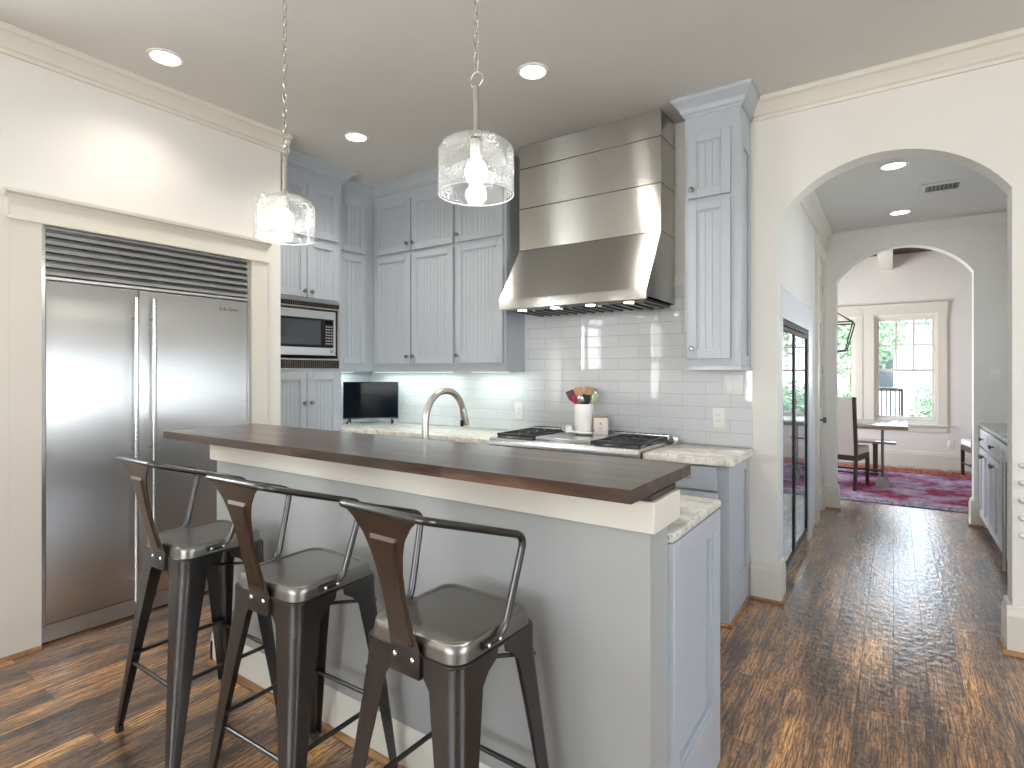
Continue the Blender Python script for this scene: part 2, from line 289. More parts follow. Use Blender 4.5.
# ------------------------------------------------------------------ mesh builder
class MB:
    def __init__(s, T=None):
        s.bm = bmesh.new(); s.T = T or Matrix.Identity(4)
    def _v(s, pts): return [s.bm.verts.new(s.T @ Vector(p)) for p in pts]
    def box(s, x0, x1, y0, y1, z0, z1, bev=0.0, seg=2):
        x0, x1 = min(x0, x1), max(x0, x1); y0, y1 = min(y0, y1), max(y0, y1); z0, z1 = min(z0, z1), max(z0, z1)
        v = s._v([(x0,y0,z0),(x1,y0,z0),(x1,y1,z0),(x0,y1,z0),(x0,y0,z1),(x1,y0,z1),(x1,y1,z1),(x0,y1,z1)])
        fs = [s.bm.faces.new([v[i] for i in f]) for f in ((3,2,1,0),(4,5,6,7),(0,1,5,4),(1,2,6,5),(2,3,7,6),(3,0,4,7))]
        if bev > 0:
            es = list({e for f in fs for e in f.edges})
            bmesh.ops.bevel(s.bm, geom=es, offset=bev, segments=seg, affect='EDGES', profile=0.6)
        return s
    def face(s, pts): s.bm.faces.new(s._v(pts)); return s
    def loft(s, rings, closed=True, caps=True):
        R = [s._v(r) for r in rings]; n = len(R[0])
        for a, b in zip(R, R[1:]):
            for i in range(n if closed else n-1):
                j = (i+1) % n
                try: s.bm.faces.new((a[i], a[j], b[j], b[i]))
                except ValueError: pass
        if caps and closed:
            s.bm.faces.new(R[0][::-1]); s.bm.faces.new(R[-1])
        return s
    def tube(s, pts, r, n=10, closed=False, caps=True):
        P = [Vector(p) for p in pts]; m = len(P); rs = r if isinstance(r, (list, tuple)) else [r]*m
        T = []
        for i in range(m):
            if closed: t = P[(i+1) % m] - P[i-1]
            else: t = P[min(i+1, m-1)] - P[max(i-1, 0)]
            T.append(t.normalized())
        up = Vector((0, 0, 1)) if abs(T[0].z) < 0.9 else Vector((1, 0, 0))
        N = (up - T[0]*up.dot(T[0])).normalized(); rings = []
        for i in range(m):
            N = (N - T[i]*N.dot(T[i])).normalized(); B = T[i].cross(N)
            rings.append([P[i] + (N*math.cos(a) + B*math.sin(a))*rs[i] for a in [2*PI*k/n for k in range(n)]])
        if closed: rings.append(rings[0]); 
        if closed:
            R = [s._v(q) for q in rings[:-1]]
            for i in range(m):
                a, b = R[i], R[(i+1) % m]
                for k in range(n): s.bm.faces.new((a[k], a[(k+1) % n], b[(k+1) % n], b[k]))
        else: s.loft(rings, True, caps)
        return s
    def lathe(s, prof, c=(0, 0, 0), n=32, axis='Z', caps=True):
        rings = []
        for r, z in prof:
            ring = []
            for k in range(n):
                a = 2*PI*k/n; p, q = max(r, 1e-5)*math.cos(a), max(r, 1e-5)*math.sin(a)
                ring.append({'Z': (c[0]+p, c[1]+q, c[2]+z), 'Y': (c[0]+p, c[1]+z, c[2]+q), 'X': (c[0]+z, c[1]+p, c[2]+q)}[axis])
            rings.append(ring)
        s.loft(rings, True, caps); return s
    def prism(s, poly, axis, a0, a1):
        def f(p, a): return {'X': (a, p[0], p[1]), 'Y': (p[0], a, p[1]), 'Z': (p[0], p[1], a)}[axis]
        A = s._v([f(p, a0) for p in poly]); B = s._v([f(p, a1) for p in poly]); n = len(poly)
        s.bm.faces.new(A); s.bm.faces.new(B[::-1])
        for i in range(n): s.bm.faces.new((A[i], B[i], B[(i+1) % n], A[(i+1) % n]))
        return s
    def ball(s, c, r, sub=2, sc=(1, 1, 1)):
        mt = s.T @ Matrix.Translation(c) @ Matrix.Diagonal((r*sc[0], r*sc[1], r*sc[2], 1))
        bmesh.ops.create_icosphere(s.bm, subdivisions=sub, radius=1, matrix=mt); return s
    def build(s, name, mat, parent=None, smooth=40):
        bmesh.ops.recalc_face_normals(s.bm, faces=s.bm.faces)
        me = bpy.data.meshes.new(name); 
        off = OFF.get(parent.name, Vector((0, 0, 0))) if parent else Vector((0, 0, 0))
        if off.length: bmesh.ops.translate(s.bm, verts=s.bm.verts, vec=-off)
        s.bm.to_mesh(me); s.bm.free()
        if smooth:
            me.polygons.foreach_set('use_smooth', [True]*len(me.polygons)); me.set_sharp_from_angle(angle=math.radians(smooth))
        me.materials.append(M[mat] if isinstance(mat, str) else mat)
        o = bpy.data.objects.new(name, me); C.objects.link(o)
        if parent: o.parent = parent; OFF[o.name] = off.copy()
        else: OFF[o.name] = Vector((0, 0, 0))
        return o
OFF = {}
def tag(o, label, cat, group=None, kind=None):
    o['label'] = label; o['category'] = cat
    if group: o['group'] = group
    if kind: o['kind'] = kind
    return o
def thing(name, label, cat, loc=(0, 0, 0), group=None):
    o = bpy.data.objects.new(name, None); C.objects.link(o); o.location = loc; o.empty_display_size = 0.05
    OFF[o.name] = Vector(loc); return tag(o, label, cat, group)
def struct(name, mb, mat, label, smooth=40):
    if name.startswith('baseboard') or name.startswith('trim'): smooth = 15
    o = mb.build(name, mat, None, smooth); o['kind'] = 'structure'; o['label'] = label; return o
def dup(root, loc, label, rotz=None, group=None):
    r = root.copy(); C.objects.link(r); r.location = loc; r['label'] = label
    if rotz is not None: r.rotation_euler = (0, 0, rotz)
    if group: r['group'] = group
    for ch in list(root.children):
        c = ch.copy(); C.objects.link(c); c.parent = r
        for g in list(ch.children):
            d = g.copy(); C.objects.link(d); d.parent = c
    return r
def facing(d, x=0, y=0):
    """local (s, d, z): s to the right along the wall, d outward"""
    if d == '-y': return Matrix(((1,0,0,0),(0,-1,0,y),(0,0,1,0),(0,0,0,1)))
    if d == '+x': return Matrix(((0,1,0,x),(1,0,0,0),(0,0,1,0),(0,0,0,1)))
    if d == '-x': return Matrix(((0,-1,0,x),(1,0,0,0),(0,0,1,0),(0,0,0,1)))
def arc(cx, cy, r, a0, a1, n):
    return [(cx+r*math.cos(math.radians(a0+(a1-a0)*k/n)), cy+r*math.sin(math.radians(a0+(a1-a0)*k/n))) for k in range(n+1)]
def fillet(pts, r, n=5):
    P = [Vector(p) for p in pts]; out = [P[0]]
    rr = r if isinstance(r, (list, tuple)) else [r]*(len(P)-2)
    for i in range(1, len(P)-1):
        a = (P[i-1]-P[i]); b = (P[i+1]-P[i]); q = min(rr[i-1], a.length*0.49, b.length*0.49)
        A = P[i]+a.normalized()*q; B = P[i]+b.normalized()*q
        for k in range(n+1):
            t = k/n; out.append(A*(1-t)**2 + P[i]*2*t*(1-t) + B*t*t)
    out.append(P[-1]); return out
def rrect(hx, hy, r, z, n=5, cx=0, cy=0):
    out = []
    for sx, sy, a in ((1, 1, 0), (-1, 1, 90), (-1, -1, 180), (1, -1, 270)):
        out += [(cx+p, cy+q, z) for p, q in arc(sx*(hx-r), sy*(hy-r), r, a, a+90, n)]
    return out

# ------------------------------------------------------------------ dimensions
ZC = 3.02; XF = -3.525; YB = 3.648; HC = 2.77; Y2 = 6.45; YD = 10.0; HX = -0.585; XW = -4.15
XR = 3.2; YR = -3.5

# ------------------------------------------------------------------ setting
struct('floor', MB().box(-4.6, 3.6, -3.8, 10.3, -0.1, 0), 'floor', 'dark hand-scraped hickory plank floor running from kitchen to dining room')
struct('ceiling', MB().box(-4.6, 3.6, -3.8, YB+0.14, ZC, ZC+0.12), 'ceiling', 'pale grey kitchen ceiling with recessed lights')
def opening_wall(mb, axis, pos, thick, a0, a1, z0, z1, holes):
    """wall along an axis with rectangular holes (h0, h1, zlo, zhi)"""
    def bx(p, q, lo, hi):
        if q-p < 1e-4 or hi-lo < 1e-4: return
        if axis == 'Y': mb.box(pos, pos+thick, p, q, lo, hi)
        else: mb.box(p, q, pos, pos+thick, lo, hi)
    cur = a0
    for h0, h1, lo, hi in sorted(holes):
        bx(cur, h0, z0, z1); bx(h0, h1, z0, lo); bx(h0, h1, hi, z1); cur = h1
    bx(cur, a1, z0, z1); return mb
FRI = (0.966, 2.069)
opening_wall(mb := MB(), 'Y', XF-0.70, 0.70, 0.60, 2.292, 0, ZC, [(FRI[0], FRI[1], 0, 2.125)])
opening_wall(mb, 'Y', XF-0.14, 0.14, YR, 0.60, 0, ZC, [(-0.40, 0.45, 1.36, 2.70), (-2.95, -2.2, 0.85, 2.3)])
struct('wall_left', mb, 'wall', 'cream painted kitchen wall around the refrigerator')
mb = MB(); mb.box(XW-0.12, XW, 2.29, YB, 0, ZC)
struct('wall_left_return', mb, 'wall', 'short painted wall behind the microwave tower')
def arch_wall(x0, x1, xa, xb, zs, zt, ztop, y0, y1):
    R = ((xb-xa)**2/4 + (zt-zs)**2)/(2*(zt-zs)); cx = (xa+xb)/2; cz = zt-R
    a = math.degrees(math.asin((xb-xa)/2/R))
    arcp = arc(cx, cz, R, 90+a, 90-a, 28)
    poly = [(x0, 0), (xa, 0)] + arcp + [(xb, 0), (x1, 0), (x1, ztop), (x0, ztop)]
    return MB().prism(poly, 'Y', y0, y1)
struct('wall_back', arch_wall(XW-0.12, XR+0.12, -0.572, 0.482, 2.288, 2.582, ZC, YB, YB+0.14), 'wall', 'cream kitchen end wall with a large segmental archway', 30)
mb = opening_wall(MB(), 'Y', XR, 0.14, YR, YB+0.14, 0, ZC, [(-0.5, 1.7, 0.65, 2.35)])
struct('wall_right', mb, 'wall', 'painted wall on the right of the kitchen')
mb = opening_wall(MB(), 'X', YR-0.14, 0.14, XF-0.14, XR+0.14, 0, ZC, [(-2.3, 1.1, 0.7, 2.4)])
struct('wall_rear', mb, 'wall', 'painted wall behind the camera with a wide window')
def window(name, T, s0, s1, z0, z1, cols, rows, label, sash=True, split=None, glass='pane'):
    """white window: jamb frame, sashes with muntins, panes. s along wall, d outward into the room"""
    f = MB(T); fw = 0.035
    for a, b, c, d in ((s0, s0+fw, z0, z1), (s1-fw, s1, z0, z1), (s0+fw, s1-fw, z0, z0+fw), (s0+fw, s1-fw, z1-fw, z1)): f.box(a, b, -0.10, -0.02, c, d)
    o = f.build(name, 'trim'); o['kind'] = 'structure'; o['label'] = label
    zm = split if split else (z0+z1)/2
    for (lo, hi, c, r, dd) in ((zm-0.02, z1-fw, cols, rows, -0.055), (z0+fw, zm+0.02, cols if not sash else 1, rows if not sash else 1, -0.085)):
        g = MB(T); q = 0.032; a, b = s0+fw, s1-fw
        for A, B, E, D in ((a, a+q, lo, hi), (b-q, b, lo, hi), (a+q, b-q, lo, lo+q), (a+q, b-q, hi-q, hi)): g.box(A, B, dd-0.015, dd+0.015, E, D)
        for k in range(1, c):
            x = a+q+(b-a-2*q)*k/c; g.box(x-0.013, x+0.013, dd-0.01, dd+0.01, lo+q, hi-q)
        for k in range(1, r):
            z = lo+q+(hi-lo-2*q)*k/r; g.box(a+q, b-q, dd-0.0095, dd+0.0095, z-0.013, z+0.013)
        s_ = g.build('sash', 'trim', o)
        p = MB(T); p.box(a+q, b-q, dd-0.003, dd, lo+q, hi-q); p.build('pane', glass, s_)
    return o
window('window_3', facing('+x', XF), -0.40, 0.45, 1.36, 2.70, 3, 3, 'small paned window in the left wall beside the refrigerator')
window('window_4', facing('+x', XF), -2.95, -2.2, 0.85, 2.3, 2, 2, 'paned window at the rear of the left wall')
window('window_5', facing('-x', XR), -0.5, 1.7, 0.65, 2.35, 4, 2, 'wide paned window in the right wall')
window('window_6', Matrix(((1,0,0,0),(0,1,0,YR),(0,0,1,0),(0,0,0,1))), -2.3, 1.1, 0.7, 2.4, 6, 2, 'wide paned window in the rear wall')

CROWN = [(0, -0.112), (0.014, -0.112), (0.018, -0.095), (0.030, -0.088), (0.040, -0.065), (0.066, -0.032), (0.082, -0.026), (0.088, -0.014), (0.088, 0), (0, 0)]
def crown(name, d, pos, a0, a1, label, z=ZC, mat='trim', sc=1.0):
    P = [(p*sc, z+q*sc) for p, q in CROWN]; mb = MB()
    if d == '+x': mb.prism([(pos+p, q) for p, q in P], 'Y', a0, a1)
    if d == '-x': mb.prism([(pos-p, q) for p, q in P], 'Y', a0, a1)
    if d == '-y': mb.prism([(pos-p, q) for p, q in P], 'X', a0, a1)
    return struct(name, mb, mat, label)
crown('trim_1', '+x', XF, YR, 2.33, 'cream crown moulding above the refrigerator wall')
crown('trim_2', '-y', YB, -0.70, XR, 'cream crown moulding above the kitchen archway')
crown('trim_3', '+x', HX, YB+0.15, Y2, 'crown moulding along the left of the hall ceiling', HC)
crown('trim_4', '-y', Y2, HX, 1.35, 'crown moulding above the far archway', HC, 'wall', 0.7)
# casing round the refrigerator
mb = MB()
mb.box(XF, XF+0.022, 0.844, FRI[0], 0, 2.125); mb.box(XF, XF+0.022, FRI[1], 2.176, 0, 2.125)
mb.box(XF, XF+0.034, 0.832, 2.190, 2.118, 2.136, 0.004); mb.box(XF, XF+0.024, 0.844, 2.178, 2.136, 2.225)
mb.prism([(XF, 2.225), (XF+0.028, 2.225), (XF+0.034, 2.238), (XF+0.052, 2.246), (XF+0.055, 2.262), (XF, 2.262)], 'Y', 0.825, 2.198)
struct('trim_5', mb, 'trim', 'cream casing with a flat head board framing the refrigerator')
# raised panel wainscot left of the refrigerator
mb = MB(); T = facing('+x', XF); mb.T = T
mb.box(0.30, 0.844, 0, 0.020, 0.002, 0.17); mb.box(0.805, 0.844, 0, 0.020, 0.17, 2.14); mb.box(0.30, 0.34, 0, 0.020, 0.17, 2.14); mb.box(0.34, 0.805, 0, 0.020, 2.05, 2.14)
for A, B, E, D in ((0.34, 0.36, 0.17, 2.05), (0.785, 0.805, 0.17, 2.05), (0.36, 0.785, 0.17, 0.195), (0.36, 0.785, 2.025, 2.05)): mb.box(A, B, 0, 0.012, E, D, 0.004)
struct('trim_6', mb, 'trim', 'raised panel moulding low on the wall left of the refrigerator')
BASE = [(0, 0), (0.022, 0), (0.022, 0.185), (0.016, 0.200), (0.013, 0.222), (0.004, 0.232), (0, 0.232)]
def base_run(mb, segs):
    """baseboard along segments (x0,y0,x1,y1, normal)"""
    for x0, y0, x1, y1, nx, ny in segs:
        if nx: mb.prism([(x0+nx*p, z) for p, z in BASE], 'Y', y0, y1)
        else: mb.prism([(y0+ny*p, z) for p, z in BASE], 'X', x0, x1)
SHOE = [(0, 0), (0.018, 0), (0.016, 0.008), (0.008, 0.017), (0, 0.019)]
def shoe_run(mb, segs):
    for x0, y0, x1, y1, nx, ny in segs:
        if nx: mb.prism([(x0+nx*p, z) for p, z in SHOE], 'Y', y0, y1)
        else: mb.prism([(y0+ny*p, z) for p, z in SHOE], 'X', x0, x1)
mb = MB(); ya, yb = YB, YB+0.14
base_run(mb, [(-0.718, ya, -0.55, ya, 0, -1), (-0.572, ya, -0.572, yb+0.02, 1, 0)])
struct('baseboard_arch_left', mb, 'trim', 'tall cream base block at the left foot of the kitchen archway')
mb = MB(); base_run(mb, [(0.46, ya, XR, ya, 0, -1), (0.482, ya, 0.482, yb+0.02, -1, 0)])
struct('baseboard_arch_right', mb, 'trim', 'tall cream baseboard at the right foot of the kitchen archway')
mb = MB(); shoe_run(mb, [(-0.718, ya-0.022, -0.532, ya-0.022, 0, -1), (-0.550, ya-0.022, -0.550, yb, 1, 0), (0.442, ya-0.022, XR, ya-0.022, 0, -1), (0.460, ya-0.022, 0.460, yb, -1, 0),
                         (XF+0.022, 0.30, XF+0.022, FRI[0]-0.001, 1, 0)])
struct('trim_7', mb, 'shoe', 'stained wood shoe moulding along the kitchen wall feet')
mb = MB(); base_run(mb, [(XF, YR, XF, 0.30, 1, 0)]); struct('baseboard_left', mb, 'trim', 'cream baseboard along the left kitchen wall')

# hall ---------------------------------------------------------------
COOL = (3.86, 5.14, 0.04, 1.722); DOOR = (5.90, 6.36, 2.46)
mb = opening_wall(MB(), 'Y', HX-0.16, 0.16, YB+0.14, Y2+0.15, 0, HC, [(COOL[0], COOL[1], 0, COOL[3]), (DOOR[0], DOOR[1], 0, DOOR[2])])
struct('wall_hall_left', mb, 'wall', 'cream hall wall holding the glass fronted cooler')
struct('wall_hall_right', opening_wall(MB(), 'Y', 1.30, 0.14, YB+0.14, Y2, 0, HC, [(4.2, 5.6, 1.2, 2.1)]), 'wall', 'cream hall wall behind the white side cabinet')
struct('ceiling_hall', MB().box(-1.5, 1.6, YB+0.14, Y2+0.15, HC, HC+0.12), 'ceiling', 'hall ceiling with two recessed lights and an air vent')
struct('wall_hall_back', arch_wall(-3.2, 2.5, -0.472, 0.594, 2.288, 2.584, 3.2, Y2, Y2+0.15), 'wall', 'cream wall with the far archway into the dining room', 30)
mb = MB(); base_run(mb, [(HX, Y2, -0.45, Y2, 0, -1), (-0.472, Y2, -0.472, Y2+0.17, 1, 0)]); base_run(mb, [(0.572, Y2, 0.66, Y2, 0, -1), (0.594, Y2, 0.594, Y2+0.17, -1, 0)])
struct('baseboard_hall_back', mb, 'trim', 'cream base blocks at the feet of the far archway')
mb = MB(); shoe_run(mb, [(HX, Y2-0.022, -0.43, Y2-0.022, 0, -1), (0.554, Y2-0.022, 0.66, Y2-0.022, 0, -1)])
struct('trim_8', mb, 'shoe', 'stained shoe moulding below the far archway')
mb = MB(facing('+x', HX)); mb.box(3.80, 5.40, 0, 0.016, 1.905, 1.925, 0.004); mb.box(COOL[1], 5.38, 0, 0.012, 0, 1.905); mb.box(3.80, COOL[0], 0, 0.012, 0, 1.905); mb.box(COOL[0], COOL[1], 0, 0.012, COOL[3], 1.905)
struct('trim_9', mb, 'whitecab', 'white surround trim framing the hall cooler')
mb = MB(facing('+x', HX)); mb.box(5.72, DOOR[0], 0, 0.022, 0, DOOR[2]+0.02); mb.box(DOOR[1], Y2, 0, 0.02, 0, DOOR[2]+0.02); mb.box(5.70, Y2, 0, 0.026, DOOR[2], DOOR[2]+0.13); mb.box(5.69, Y2, 0, 0.04, DOOR[2]+0.13, DOOR[2]+0.155)
struct('trim_10', mb, 'trim', 'cream casing round the narrow hall door')
mb = MB(facing('+x', HX)); a, b_, h = DOOR
a += 0.004; b_ -= 0.004
mb.box(a, b_, -0.045, -0.028, 0.012, h-0.006)
mb.box(a, a+0.09, -0.028, -0.005, 0.012, h-0.006); mb.box(b_-0.09, b_, -0.028, -0.005, 0.012, h-0.006)
for z0, z1 in ((0.012, 0.22), (0.88, 1.02), (1.86, 1.98), (h-0.14, h-0.006)): mb.box(a+0.09, b_-0.09, -0.028, -0.005, z0, z1)
for z0, z1 in ((0.26, 0.84), (1.06, 1.82), (2.02, h-0.18)): mb.box(a+0.12, b_-0.12, -0.028, -0.010, z0, z1, 0.008)
d1 = struct('door_1', mb, 'trim', 'narrow cream panelled door at the end of the hall')
mb = MB(facing('+x', HX)); mb.lathe([(0.026, -0.005), (0.026, 0.003), (0.010, 0.006), (0.010, 0.035), (0.026, 0.042), (0.029, 0.055), (0.022, 0.068), (0.001, 0.070)], (DOOR[0]+0.06, 0, 0.93), 20, 'Y')
mb.build('knob', 'darksteel', d1)
for z in (0.3, 1.4, 2.2):
    mb = MB(facing('+x', HX)); mb.tube([(DOOR[1]-0.002, 0.0, z-0.04), (DOOR[1]-0.002, 0.0, z+0.04)], 0.005, 8); mb.build('hinge', 'nickel', d1)

window('added_window_7', facing('-x', 1.30), 4.2, 5.6, 1.2, 2.1, 3, 2, 'unseen paned window added to light the hall, above the white side cabinet')  # out of view, put in so bluish light reaches the hall
# dining room --------------------------------------------------------
DW = [(-0.245, 0.525, 0.66, 2.205), (-1.28, -0.47, 0.66, 2.205)]
mb = opening_wall(MB(), 'X', YD, 0.14, -3.2, 2.4, 0, 3.25, DW); struct('wall_dining_back', mb, 'wall', 'pale dining room wall with two tall windows')
mb = opening_wall(MB(), 'Y', -2.55, 0.14, Y2+0.15, YD, 0, 3.25, [(7.4, 9.2, 0.7, 2.3)]); struct('wall_dining_left', mb, 'wall', 'dining room wall on the left')
struct('wall_dining_right', MB().box(2.2, 2.34, Y2+0.15, YD, 0, 3.25), 'wall', 'dining room wall on the right')
struct('ceiling_dining', MB().box(-3.2, 2.4, Y2+0.15, YD+0.14, 3.12, 3.25), 'ceilwood', 'dark stained plank ceiling of the dining room')
for x in (-1.65, -0.09, 1.45): 
    struct('ceiling_beam', MB().box(x-0.085, x+0.085, Y2+0.16, YD-0.002, 2.90, 3.12, 0.004), 'trim', {-1.65: 'white boxed beam at the left of the dining room ceiling', -0.09: 'white boxed beam seen through the far arch above the window', 1.45: 'white boxed beam at the right of the dining room ceiling'}[x])
TY = Matrix(((1,0,0,0),(0,-1,0,YD),(0,0,1,0),(0,0,0,1)))
window('window_1', TY, *DW[0], 3, 2, 'double hung dining room window with six upper panes, right of the two', True, 1.405)
window('window_2', TY, *DW[1], 3, 2, 'double hung dining room window half hidden by the arch, left of the two', True, 1.405)
mb = MB(TY); mb.box(-0.375, -0.24, 0, 0.022, 0.62, 2.225); mb.box(0.52, 0.628, 0, 0.022, 0.62, 2.225); mb.box(-0.383, 0.636, 0, 0.028, 2.225, 2.365); mb.box(-0.39, 0.645, 0, 0.045, 2.365, 2.385)
mb.box(-0.40, 0.65, 0, 0.055, 0.60, 0.625, 0.004); mb.box(-0.375, 0.628, 0, 0.018, 0.515, 0.60)
struct('trim_11', mb, 'trim', 'cream casing and sill of the right dining room window')
mb = MB(TY); mb.box(-0.475, -0.385, 0, 0.022, 0.62, 2.225); mb.box(-1.40, -1.275, 0, 0.022, 0.62, 2.225); mb.box(-1.41, -0.385, 0, 0.028, 2.225, 2.365); mb.box(-1.42, -0.39, 0, 0.045, 2.365, 2.385)
mb.box(-1.42, -0.402, 0, 0.055, 0.60, 0.625, 0.004); mb.box(-1.40, -0.385, 0, 0.018, 0.515, 0.60)
struct('trim_12', mb, 'trim', 'cream casing and sill of the left dining room window')
mb = MB(); base_run(mb, [(-2.41, YD, 2.2, YD, 0, -1)]); struct('baseboard_dining', mb, 'trim', 'tall cream baseboard below the dining room windows')

# ------------------------------------------------------------------ cabinet parts
def knob(T, s, d, z, parent, mat='knobmetal', r=0.017):
    mb = MB(T); mb.lathe([(0.009, 0), (0.006, 0.004), (0.005, 0.014), (r*0.8, 0.018), (r, 0.024), (r*0.85, 0.030), (0.001, 0.032)], (s, d, z), 14, 'Y')
    return mb.build('knob', mat, parent)
def bead_panel(mb, s0, s1, z0, z1, d, th=0.006, pitch=0.038):
    n = max(1, round((s1-s0)/pitch)); g = 0.002; pts = [(s0, d)]
    for k in range(1, n):
        x = s0+(s1-s0)*k/n; pts += [(x-g, d), (x-g*0.4, d-0.0025), (x+g*0.4, d-0.0025), (x+g, d)]
    pts += [(s1, d), (s1, d-th-0.004), (s0, d-th-0.004)]
    mb.prism(pts, 'Z', z0, z1)
def cab_door(T, s0, s1, z0, z1, parent, mat='cabinet', rail=0.052, th=0.024, bead=True, kn=None, knobmat='knobmetal', d0=0.001, name='door', label=None):
    mb = MB(T); b = 0.0018
    mb.box(s0, s0+rail, d0, d0+th, z0, z1, b, 1); mb.box(s1-rail, s1, d0, d0+th, z0, z1, b, 1)
    mb.box(s0+rail, s1-rail, d0, d0+th, z0, z0+rail, b, 1); mb.box(s0+rail, s1-rail, d0, d0+th, z1-rail, z1, b, 1)
    # stepped inner moulding
    q = 0.009
    for A, B, E, D in ((s0+rail, s0+rail+q, z0+rail, z1-rail), (s1-rail-q, s1-rail, z0+rail, z1-rail), (s0+rail+q, s1-rail-q, z0+rail, z0+rail+q), (s0+rail+q, s1-rail-q, z1-rail-q, z1-rail)):
        mb.box(A, B, d0, d0+th*0.66, E, D)
    if bead: bead_panel(mb, s0+rail+q, s1-rail-q, z0+rail+q, z1-rail-q, d0+0.010)
    else: mb.box(s0+rail+q, s1-rail-q, d0, d0+0.009, z0+rail+q, z1-rail-q)
    o = mb.build(name, mat, parent)
    if label: o['label'] = label
    if kn: knob(T, kn[0], d0+th, kn[1], o, knobmat)
    return o
def rect_crown(mb, x0, x1, y0, y1, z0, z1, proj, sides):
    """crown on a cabinet; sides = projections allowed on (x0, x1, y0, y1)"""
    rings = []
    for f, zz in ((0.10, 0), (0.14, 0.12), (0.30, 0.20), (0.42, 0.42), (0.80, 0.74), (0.92, 0.80), (1.0, 0.88), (1.0, 1.0)):
        p = proj*f; z = z0+(z1-z0)*zz
        rings.append([(x0-p*sides[0], y0-p*sides[2], z), (x1+p*sides[1], y0-p*sides[2], z), (x1+p*sides[1], y1+p*sides[3], z), (x0-p*sides[0], y1+p*sides[3], z)])
    mb.loft(rings)

# ---- upper cabinets on the back wall
YU = 3.395                                    # carcass front; doors stand 2 cm proud
U0, U1, U2, U3 = -3.80, -2.862, -2.375, None
UZ = 1.388
def upper_unit(name, label, x0, x1, doors, knobs_up, knobs_low, z_split=(2.377, 2.402)):
    t = thing(name, label, 'cabinet', (x0, YB, UZ), 'blue grey wall cabinets')
    mb = MB(); mb.box(x0+0.0005 if x0 > -3.5 else XW+0.002, x1-0.0005, YU, YB-0.002, UZ, 2.92); mb.build('carcass', 'cabinet', t)
    T = facing('-y', 0, YU)
    for (a, b), ku, kl in zip(doors, knobs_up, knobs_low):
        cab_door(T, a, b, 2.402, 2.845, t, kn=(ku, 2.46)); cab_door(T, a, b, 1.448, 2.377, t, kn=(kl, 1.51))
    return t
t = upper_unit('upper_cabinet', 'blue grey wall cabinet with paired beadboard doors in the kitchen corner', U0, U1, [(-3.775, -3.345), (-3.330, -2.880)], (-3.37, -3.302), (-3.37, -3.302))
mb = MB(); mb.prism([(YU-p*0.62, ZC+(q*0.9)) for p, q in CROWN], 'X', U0-0.02, U1); mb.box(XW+0.002, U1, YU, YB-0.002, 2.92, ZC); mb.build('crown', 'cabinet', t, 18)
t = upper_unit('upper_cabinet', 'blue grey wall cabinet with one column of doors beside the steel hood', U1, U2, [(-2.845, -2.395)], (-2.822,), (-2.822,))
mb = MB(); mb.prism([(YU-p*0.62, ZC+(q*0.9)) for p, q in CROWN], 'X', U1, U2); mb.box(U1, U2, YU, YB-0.002, 2.92, ZC); mb.build('crown', 'cabinet', t, 18)
# ---- upper on the left return
XL = -3.80
t = thing('upper_cabinet', 'narrow blue grey wall cabinet between microwave tower and corner', 'cabinet', (XW, 3.0, UZ), 'blue grey wall cabinets')
mb = MB(); mb.box(XW+0.002, XL-0.02, 2.992, YU-0.001, UZ, ZC); mb.build('carcass', 'cabinet', t)
T = facing('+x', XL-0.02)
cab_door(T, 2.997, 3.285, 2.402, 2.845, t); cab_door(T, 2.997, 3.285, 1.448, 2.377, t)
mb = MB(); mb.prism([(XL-0.02+p*0.62, ZC+(q*0.9)) for p, q in CROWN], 'Y', 2.992, 3.39); mb.build('crown', 'cabinet', t, 18)
# ---- microwave tower
XT = -3.75; TY0, TY1 = 2.296, 2.990
t = thing('tower_cabinet', 'tall blue grey tower cabinet holding the microwave', 'cabinet', (XT, TY0, 0))
mb = MB(); mb.box(XW+0.002, XT, TY0, TY1, 0.10, 1.395); mb.box(XW+0.002, XT, TY0, TY1, 1.940, 2.93); mb.box(XW+0.002, XT, TY0, TY0+0.02, 1.395, 1.94); mb.box(XW+0.002, XT, TY1-0.02, TY1, 1.395, 1.94); mb.box(XW+0.002, XW+0.02, TY0+0.02, TY1-0.02, 1.395, 1.94); mb.box(XW+0.002, XT-0.05, TY0, TY1, 0, 0.10)
mb.build('carcass', 'cabinet', t)
T = facing('+x', XT)
yc = 2.648
for a, b, k in ((TY0+0.016, yc-0.003, yc-0.03), (yc+0.003, 2.945, yc+0.033)):
    cab_door(T, a, b, 2.432, 2.840, t, kn=(k, 2.49)); cab_door(T, a, b, 1.955, 2.405, t, kn=(k, 2.0)); cab_door(T, a, b, 0.13, 1.372, t, kn=(k, 1.142))
mb = MB(); rect_crown(mb, XW+0.002, XT, TY0, TY1, 2.93, ZC, 0.10, (0, 1, 0, 0.75)); mb.build('crown', 'cabinet', t, 18)
t2 = t
